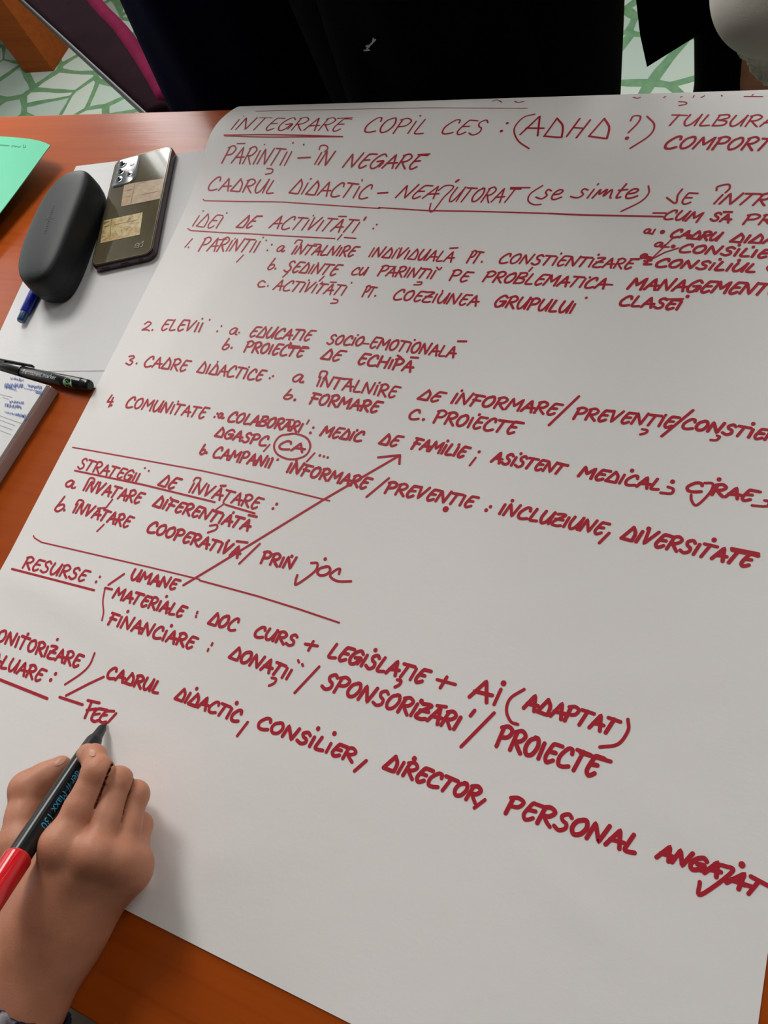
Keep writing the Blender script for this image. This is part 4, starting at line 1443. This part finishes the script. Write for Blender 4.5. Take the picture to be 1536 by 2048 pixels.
# ------------------------------------------------------------------ people standing on the far side
NAVY = fabric('navy_cloth', (.0032, .0030, .016), 700, .2)
BLACK = fabric('black_cloth', (.0024, .0014, .0018), 700, .2)
HAIR = mat('dark_hair', (.018, .010, .006), .45); bump(HAIR, noise(HAIR, coords(HAIR, (200, 200, 6)), 1, 3), .6, .002)
def standing(label, cx, cy, wid, coat_mat, height=1.64, lean=0.10, long=True, flare=0, turn=False):
    fl = (lambda P: P * np.array([1, -1, 1.]) + np.array([0, 2 * cy, 0])) if turn else (lambda P: P)
    root = thing('person', label, 'person', (cx, cy, 0))
    s = height / 1.64
    HD = np.array((cx, cy - lean - .05, 1.53 * s)); SH = 1.33 * s
    def body(P):
        d = [seg(P, (cx + sx * .085, cy, .06), (cx + sx * .085, cy, .80 * s), .045, .075) for sx in (-1, 1)]
        d += [seg(P, (cx + sx * .085, cy + .03, .045), (cx + sx * .095, cy - .12, .035), .042, .036) for sx in (-1, 1)]
        d += [ell(P, (cx, cy, .90 * s), (wid * .42, .105, .14)), ell(P, (cx, cy - lean * .5, 1.15 * s), (wid * .40, .10, .24)), seg(P, (cx, cy - lean * .8, SH), HD - [0, -.02, .06], .052, .050)]
        d = smins(d, .05)
        for sx in (-1, 1):
            S_ = np.array((cx + sx * wid * .42, cy - lean * .7, SH)); E_ = np.array((cx + sx * wid * .38, cy - .02, 1.07 * s)); W_ = np.array((cx + sx * .06, cy - .17, 1.12 * s))
            d = smin(d, smin(seg(P, S_, E_, .045, .038), seg(P, E_, W_, .036, .026), .02), .02)
            for q in range(4): d = smin(d, seg(P, W_ + [-sx * .01, -.01, -.012 + .010 * q], W_ + [-sx * .075, -.03, -.014 + .012 * q], .010, .007), .008)
            d = smin(d, seg(P, W_ + [0, -.01, .02], W_ + [-sx * .03, -.035, .045], .011, .008), .008)
        hd = smin(ell(P, HD + [0, 0, .02], (.074, .092, .105)), ell(P, HD + [0, -.022, -.05], (.056, .066, .070)), .03)
        hd = smin(hd, seg(P, HD + [0, -.088, .015], HD + [0, -.103, -.018], .008, .013), .012)
        for sx in (-1, 1):
            hd = smin(hd, ell(P, HD + [sx * .076, .008, -.005], (.012, .022, .032)), .008)
            hd = np.maximum(hd, -ball(P, HD + [sx * .031, -.100, .022], .016))
            hd = smin(hd, ball(P, HD + [sx * .031, -.078, .020], .0125), .002)
        hd = smin(hd, seg(P, HD + [-.02, -.083, -.058], HD + [.02, -.083, -.058], .007, .007), .006)
        return smin(d, hd, .02)
    surface('body', lambda P: body(fl(P)), (cx - .32, cy - .38, 0.0), (cx + .32, cy + .38, 1.72 * s), .011, SKIN, root)
    def coat(P):
        hem = .40 if long else .66
        d = [seg(P, (cx + sx * (wid * .5 - .125), cy, hem), (cx + sx * (wid * .5 - .125), cy, .92 * s), .142, .116) for sx in (-1, 1)]
        d += [ell(P, (cx, cy - lean * .5, 1.15 * s), (wid * .47, .125, .27))]
        if flare: d.append(seg(P, (cx - wid * .5 + .125, cy, hem), (cx - wid * .5 + .125, cy, .80), flare, .112))
        d = smins(d, .06)
        for sx in (-1, 1):
            S_ = np.array((cx + sx * wid * .42, cy - lean * .7, SH)); E_ = np.array((cx + sx * wid * .38, cy - .02, 1.07 * s)); W_ = np.array((cx + sx * .075, cy - .165, 1.12 * s))
            d = smin(d, smin(seg(P, S_, E_, .062, .052), seg(P, E_, W_, .050, .040), .02), .03)
        d = d + .003 * np.sin(P[:, 0] * 60 + 8 * P[:, 2])
        return np.maximum(np.maximum(d, hem - P[:, 2]), P[:, 2] - (SH + .055))
    c = surface('coat', lambda P: coat(fl(P)), (cx - .34, cy - .34, .36), (cx + .34, cy + .34, 1.5 * s), .011, coat_mat, root)
    def trousers(P):
        return np.maximum(smins([seg(P, (cx + sx * .09, cy, .06), (cx + sx * .09, cy, .86 * s), .068, .098) for sx in (-1, 1)], .02), .055 - P[:, 2])
    surface('trousers', lambda P: trousers(fl(P)), (cx - .24, cy - .16, .03), (cx + .24, cy + .16, .98 * s), .012, BLACK, root)
    def hair(P):
        d = ell(P, HD + [0, .018, .035], (.090, .100, .112))
        d = smin(d, seg(P, HD + [0, .06, 0], HD + [0, .075, -.14], .075, .055), .04)
        return np.maximum(d, -ell(P, HD + [0, -.09, -.035], (.075, .085, .105)))
    hc = fl(HD[None])[0]; surface('hair', lambda P: hair(fl(P)), hc - [.13, .19, .26], hc + [.13, .19, .18], .008, HAIR, root)
    return root, c
standing('person in a long navy coat standing behind the table, left of the one in black', -0.706, 0.935, 0.33, NAVY, flare=.190)
p2, coat2 = standing('person in a long black coat standing behind the table, right of the one in navy', -0.344, 0.790, 0.30, BLACK)
def lint(root, coat):
    bv = BVHTree.FromPolygons([v.co[:] for v in coat.data.vertices], [p.vertices[:] for p in coat.data.polygons])
    m = mat('white_lint', (.30, .31, .33), .9); bump(m, noise(m, coords(m), 500, 2), .2, .0005)
    V, F = [], []
    for st in ([(752, 78), (742, 88), (734, 98)], [(748, 76), (745, 86)], [(738, 90), (733, 92)], [(740, 99), (729, 100)]):
        P, Nn = [], []
        for x, y in st:
            hit = bv.ray_cast(Vector((0, 0, TZ + H)), Vector(ray(x, y)).normalized())
            if hit[0] is None: return
            P.append(hit[0] + hit[1] * .0006); Nn.append(hit[1])
        P = np.array(P); ribbon(V, F, P, np.array(Nn), .0016)
    o = py_obj('lint', V, F, m, root)
lint(p2, coat2)

# third person, right: white gathered sleeve, black coat with an open front
def right_person():
    cx, cy = 0.03, 1.20
    root = thing('person', 'person in a white gathered sleeve and black coat at the upper right corner', 'person', (cx, cy, 0))
    white = fabric('white_cotton', (.62, .58, .52), 500, .05, .85)
    HD = np.array((cx + .02, cy - .08, 1.50))
    def body(P):
        d = [seg(P, (cx - .085 + .17 * i, cy, .06), (cx - .085 + .17 * i, cy, .80), .045, .075) for i in (0, 1)]
        d += [ell(P, (cx, cy, .90), (.15, .10, .14)), ell(P, (cx, cy - .03, 1.14), (.145, .095, .23)), seg(P, (cx, cy - .05, 1.30), HD - [0, 0, .05], .05, .05), ell(P, HD + [0, 0, .02], (.074, .09, .105)),
              seg(P, HD + [0, -.085, .015], HD + [0, -.10, -.018], .008, .012), ell(P, HD + [0, -.02, -.05], (.055, .064, .07))]
        return smins(d, .03)
    surface('body', body, (cx - .25, cy - .24, 0), (cx + .25, cy + .2, 1.7), .012, SKIN, root)
    def hair(P):
        d = ell(P, HD + [0, .02, .035], (.09, .10, .112)); return np.maximum(d, -ell(P, HD + [0, -.09, -.035], (.075, .085, .105)))
    surface('hair', hair, HD - [.13, .16, .2], HD + [.13, .18, .18], .009, HAIR, root)
    # black coat: back panel and one open front flap whose hem hangs askew
    def coat(P):
        d = smin(ell(P, (cx + .07, cy + .03, .90), (.19, .13, .40)), ell(P, (cx, cy - .02, 1.17), (.185, .12, .24)), .06)
        return np.maximum(d, .62 - P[:, 2])
    surface('coat', coat, (cx - .3, cy - .2, .45), (cx + .32, cy + .22, 1.45), .012, BLACK, root)
    q = [aty(x, y, 1.12) for x, y in ((1262, -120), (1272, 0), (1280, 70), (1294, 134), (1400, 68), (1401, 52), (1418, 46), (1424, -120))]
    V = list(q) + [p + Vector((0, .05, 0)) for p in q]; n = len(q)
    F = [tuple(range(n)), tuple(range(n, 2 * n))[::-1]] + [(i, n + i, n + (i + 1) % n, (i + 1) % n) for i in range(n)]
    py_obj('coat_flap', V, F, BLACK, root)
    a, b = aty(1436, 200, 1.16), aty(1452, -90, 1.16)
    foot = Vector((a.x + (a.x - b.x) * 1.6, 1.16, .04))
    def legs(P):
        d = seg(P, foot, np.array(a), .034, .036); d = smin(d, seg(P, np.array(a), np.array(b), .036, .042), .02)
        d = smin(d, seg(P, np.array(b), (cx - .05, cy, .86), .046, .09), .03)
        return smin(d, seg(P, (cx + .13, cy, .05), (cx + .10, cy, .86), .05, .09), .03)
    surface('trousers', legs, (-.22, 1.02, .01), (.28, 1.36, .95), .01, BLACK, root)
    # white sleeve: full upper part, gathered cuff
    Y = .97
    c1, c2, c3 = np.array(aty(1566, -40, Y)), np.array(aty(1558, 62, Y + .01)), np.array(aty(1572, 112, Y + .02))
    up_ = np.array((cx - .0, cy - .06, 1.30)); sh = c1 + np.array([.02, .02, .12])
    def sleeve(P):
        puff = smin(ball(P, c1, .070), seg(P, c1, sh, .072, .07), .03); puff = smin(puff, seg(P, sh, up_, .07, .075), .03)
        th = np.arctan2(P[:, 0] - c2[0], P[:, 1] - c2[1])
        cuff = seg(P, c2 + [0, 0, .01], c3, .052, .036) + .0034 * np.sin(th * 20) + .002 * np.sin(P[:, 2] * 120)
        return smin(puff, cuff, .004)
    pts = np.stack([c1, c2, c3, sh, up_]); surface('white_sleeve', sleeve, pts.min(0) - .1, pts.max(0) + .1, .004, white, root)
    def hand(P):
        w0 = c3 + [.03, .02, -.03]; d = seg(P, c3, w0, .024, .022)
        d = smin(d, seg(P, w0, w0 + [.01, .01, -.07], .022, .026), .02)
        for k in range(4): d = smin(d, seg(P, w0 + [-.014 + .012 * k, .01, -.08], w0 + [-.012 + .012 * k, .0, -.145 + .006 * abs(k - 1.5)], .009, .007), .006)
        return smin(d, seg(P, w0 + [-.018, 0, -.04], w0 + [-.04, -.01, -.09], .011, .008), .008)
    surface('hand', hand, c3 - [.1, .1, .22], c3 + [.1, .1, .06], .005, SKIN, root)
right_person()

# ------------------------------------------------------------------ chair at the upper left
def chair():
    z = -.30
    Pp = lambda x, y, zz=z: at(x, y, zz)
    root = thing('chair', 'chair painted dark as in shade, its lit edge burgundy, with grey metal rail, left of the navy coat', 'chair', (Pp(180, 40).x, Pp(180, 40).y, 0))
    shade_tone = fabric('shaded_plum_fabric', (.007, .0022, .0036), 800, .25)  # upholstery in shade, the darkness put into the fabric colour
    lit_tone = fabric('lit_burgundy_fabric', (.075, .004, .020), 800, .2)  # the edge catching the light, painted as a brighter fabric
    grey = mat('grey_metal', (.020, .020, .022), .45, metal=.3); bump(grey, noise(grey, coords(grey), 200, 2), .03, .0004)
    lowz, bar0, bar1 = z, Pp(4, -36, z - .018), Pp(300, 236, z - .018)
    line = ((152, -44), (184, 0), (206, 27), (240, 62), (266, 97), (296, 142), (333, 205))
    poly = [Pp(10, -36), Pp(292, 222)] + [Pp(x, y) for x, y in line[::-1]]
    bm = bmesh.new()
    top = [bm.verts.new(p + Vector((0, 0, .0))) for p in poly]; bot = [bm.verts.new(p - Vector((0, 0, .045))) for p in poly]
    bm.faces.new(top); bm.faces.new(bot[::-1]); n = len(poly)
    for i in range(n): bm.faces.new((top[i], bot[i], bot[(i + 1) % n], top[(i + 1) % n]))
    bm_obj('seat', bm, shade_tone, root, True, .012, 4)
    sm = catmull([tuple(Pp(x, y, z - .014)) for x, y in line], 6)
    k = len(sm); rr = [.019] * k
    tube('lit_seat_edge', sm, rr, lit_tone, root, 16)
    d = (bar1 - bar0).normalized(); x = Vector((d.y, -d.x, 0))
    bm = bmesh.new(); mx = Matrix(((d.x, -x.x, 0, bar0.x), (d.y, -x.y, 0, bar0.y), (0, 0, 1, bar0.z), (0, 0, 0, 1)))
    add_box(bm, 0, (bar1 - bar0).length, -.005, .005, -.010, .010, mx); bm_obj('rail', bm, grey, root, bevel=.003, seg=2)
    for q in (Pp(285, 170), Pp(225, 85), Pp(305, 200), Pp(190, 22)):
        q = q - Vector((0, 0, .046)); tube('leg', [q, Vector((q.x, q.y, 0.0))], .011, grey, root, 12)
chair()

# ------------------------------------------------------------------ second table: only its leg is in view
def second_table():
    root = thing('table', 'orange wooden table of which only the thick square leg shows, upper left corner', 'table', (-2.32, 1.86, 0))
    box('leg', -2.390, -2.256, 1.787, 1.922, 0.0, .70, WOOD_LEG, root, .002)
    box('leg', -2.390, -2.256, 2.13, 2.265, 0.0, .70, WOOD_LEG, root, .002)
    box('leg', -2.88, -2.746, 1.787, 1.922, 0.0, .70, WOOD_LEG, root, .002)
    box('leg', -2.88, -2.746, 2.13, 2.265, 0.0, .70, WOOD_LEG, root, .002)
    box('tabletop', -2.92, -2.22, 1.75, 2.30, .7001, .726, WOOD, root, .0015)
second_table()

# ------------------------------------------------------------------ added lamps, unseen above the picture, to shape the light on the sheet
def added_pendant(label, x, y, z, power):  # unseen lamp, added to set how brightness falls across the sheet
    p = Vector((x, y, z))
    root = thing('added_lamp', label, 'lamp', (p.x, p.y, RH))
    sh = bpy.data.materials.get('added_lamp_enamel')
    if sh is None:
        sh = mat('added_lamp_enamel', (.7, .7, .68), .4); bump(sh, noise(sh, coords(sh), 200, 2), .02, .0003)
    lathe('added_lamp_shade', p, (0, 0, 1), [(0, .40), (.03, .395), (.12, .30), (.20, .08), (.22, .03)], sh, root, 48, False)
    tube('added_lamp_cord', [p + Vector((0, 0, .22)), Vector((p.x, p.y, RH))], .004, BLACK_PLASTIC, root)
    ld = bpy.data.lights.new('added_lamp_light', 'AREA'); ld.shape = 'DISK'; ld.size = .76; ld.energy = power; ld.color = (1.0, .975, .95)
    lo = bpy.data.objects.new('added_lamp_light', ld); COL.objects.link(lo); lo.parent = root; lo.matrix_parent_inverse = root.matrix_basis.inverted()
    lo.location = p + Vector((0, 0, .015))
added_pendant('added unseen white lamp hanging to the left behind the navy coat', -1.25, 1.25, 2.20, 32.0)
added_pendant('added unseen white lamp hanging to the right behind the white sleeve', 0.95, 1.05, 2.62, 13.0)
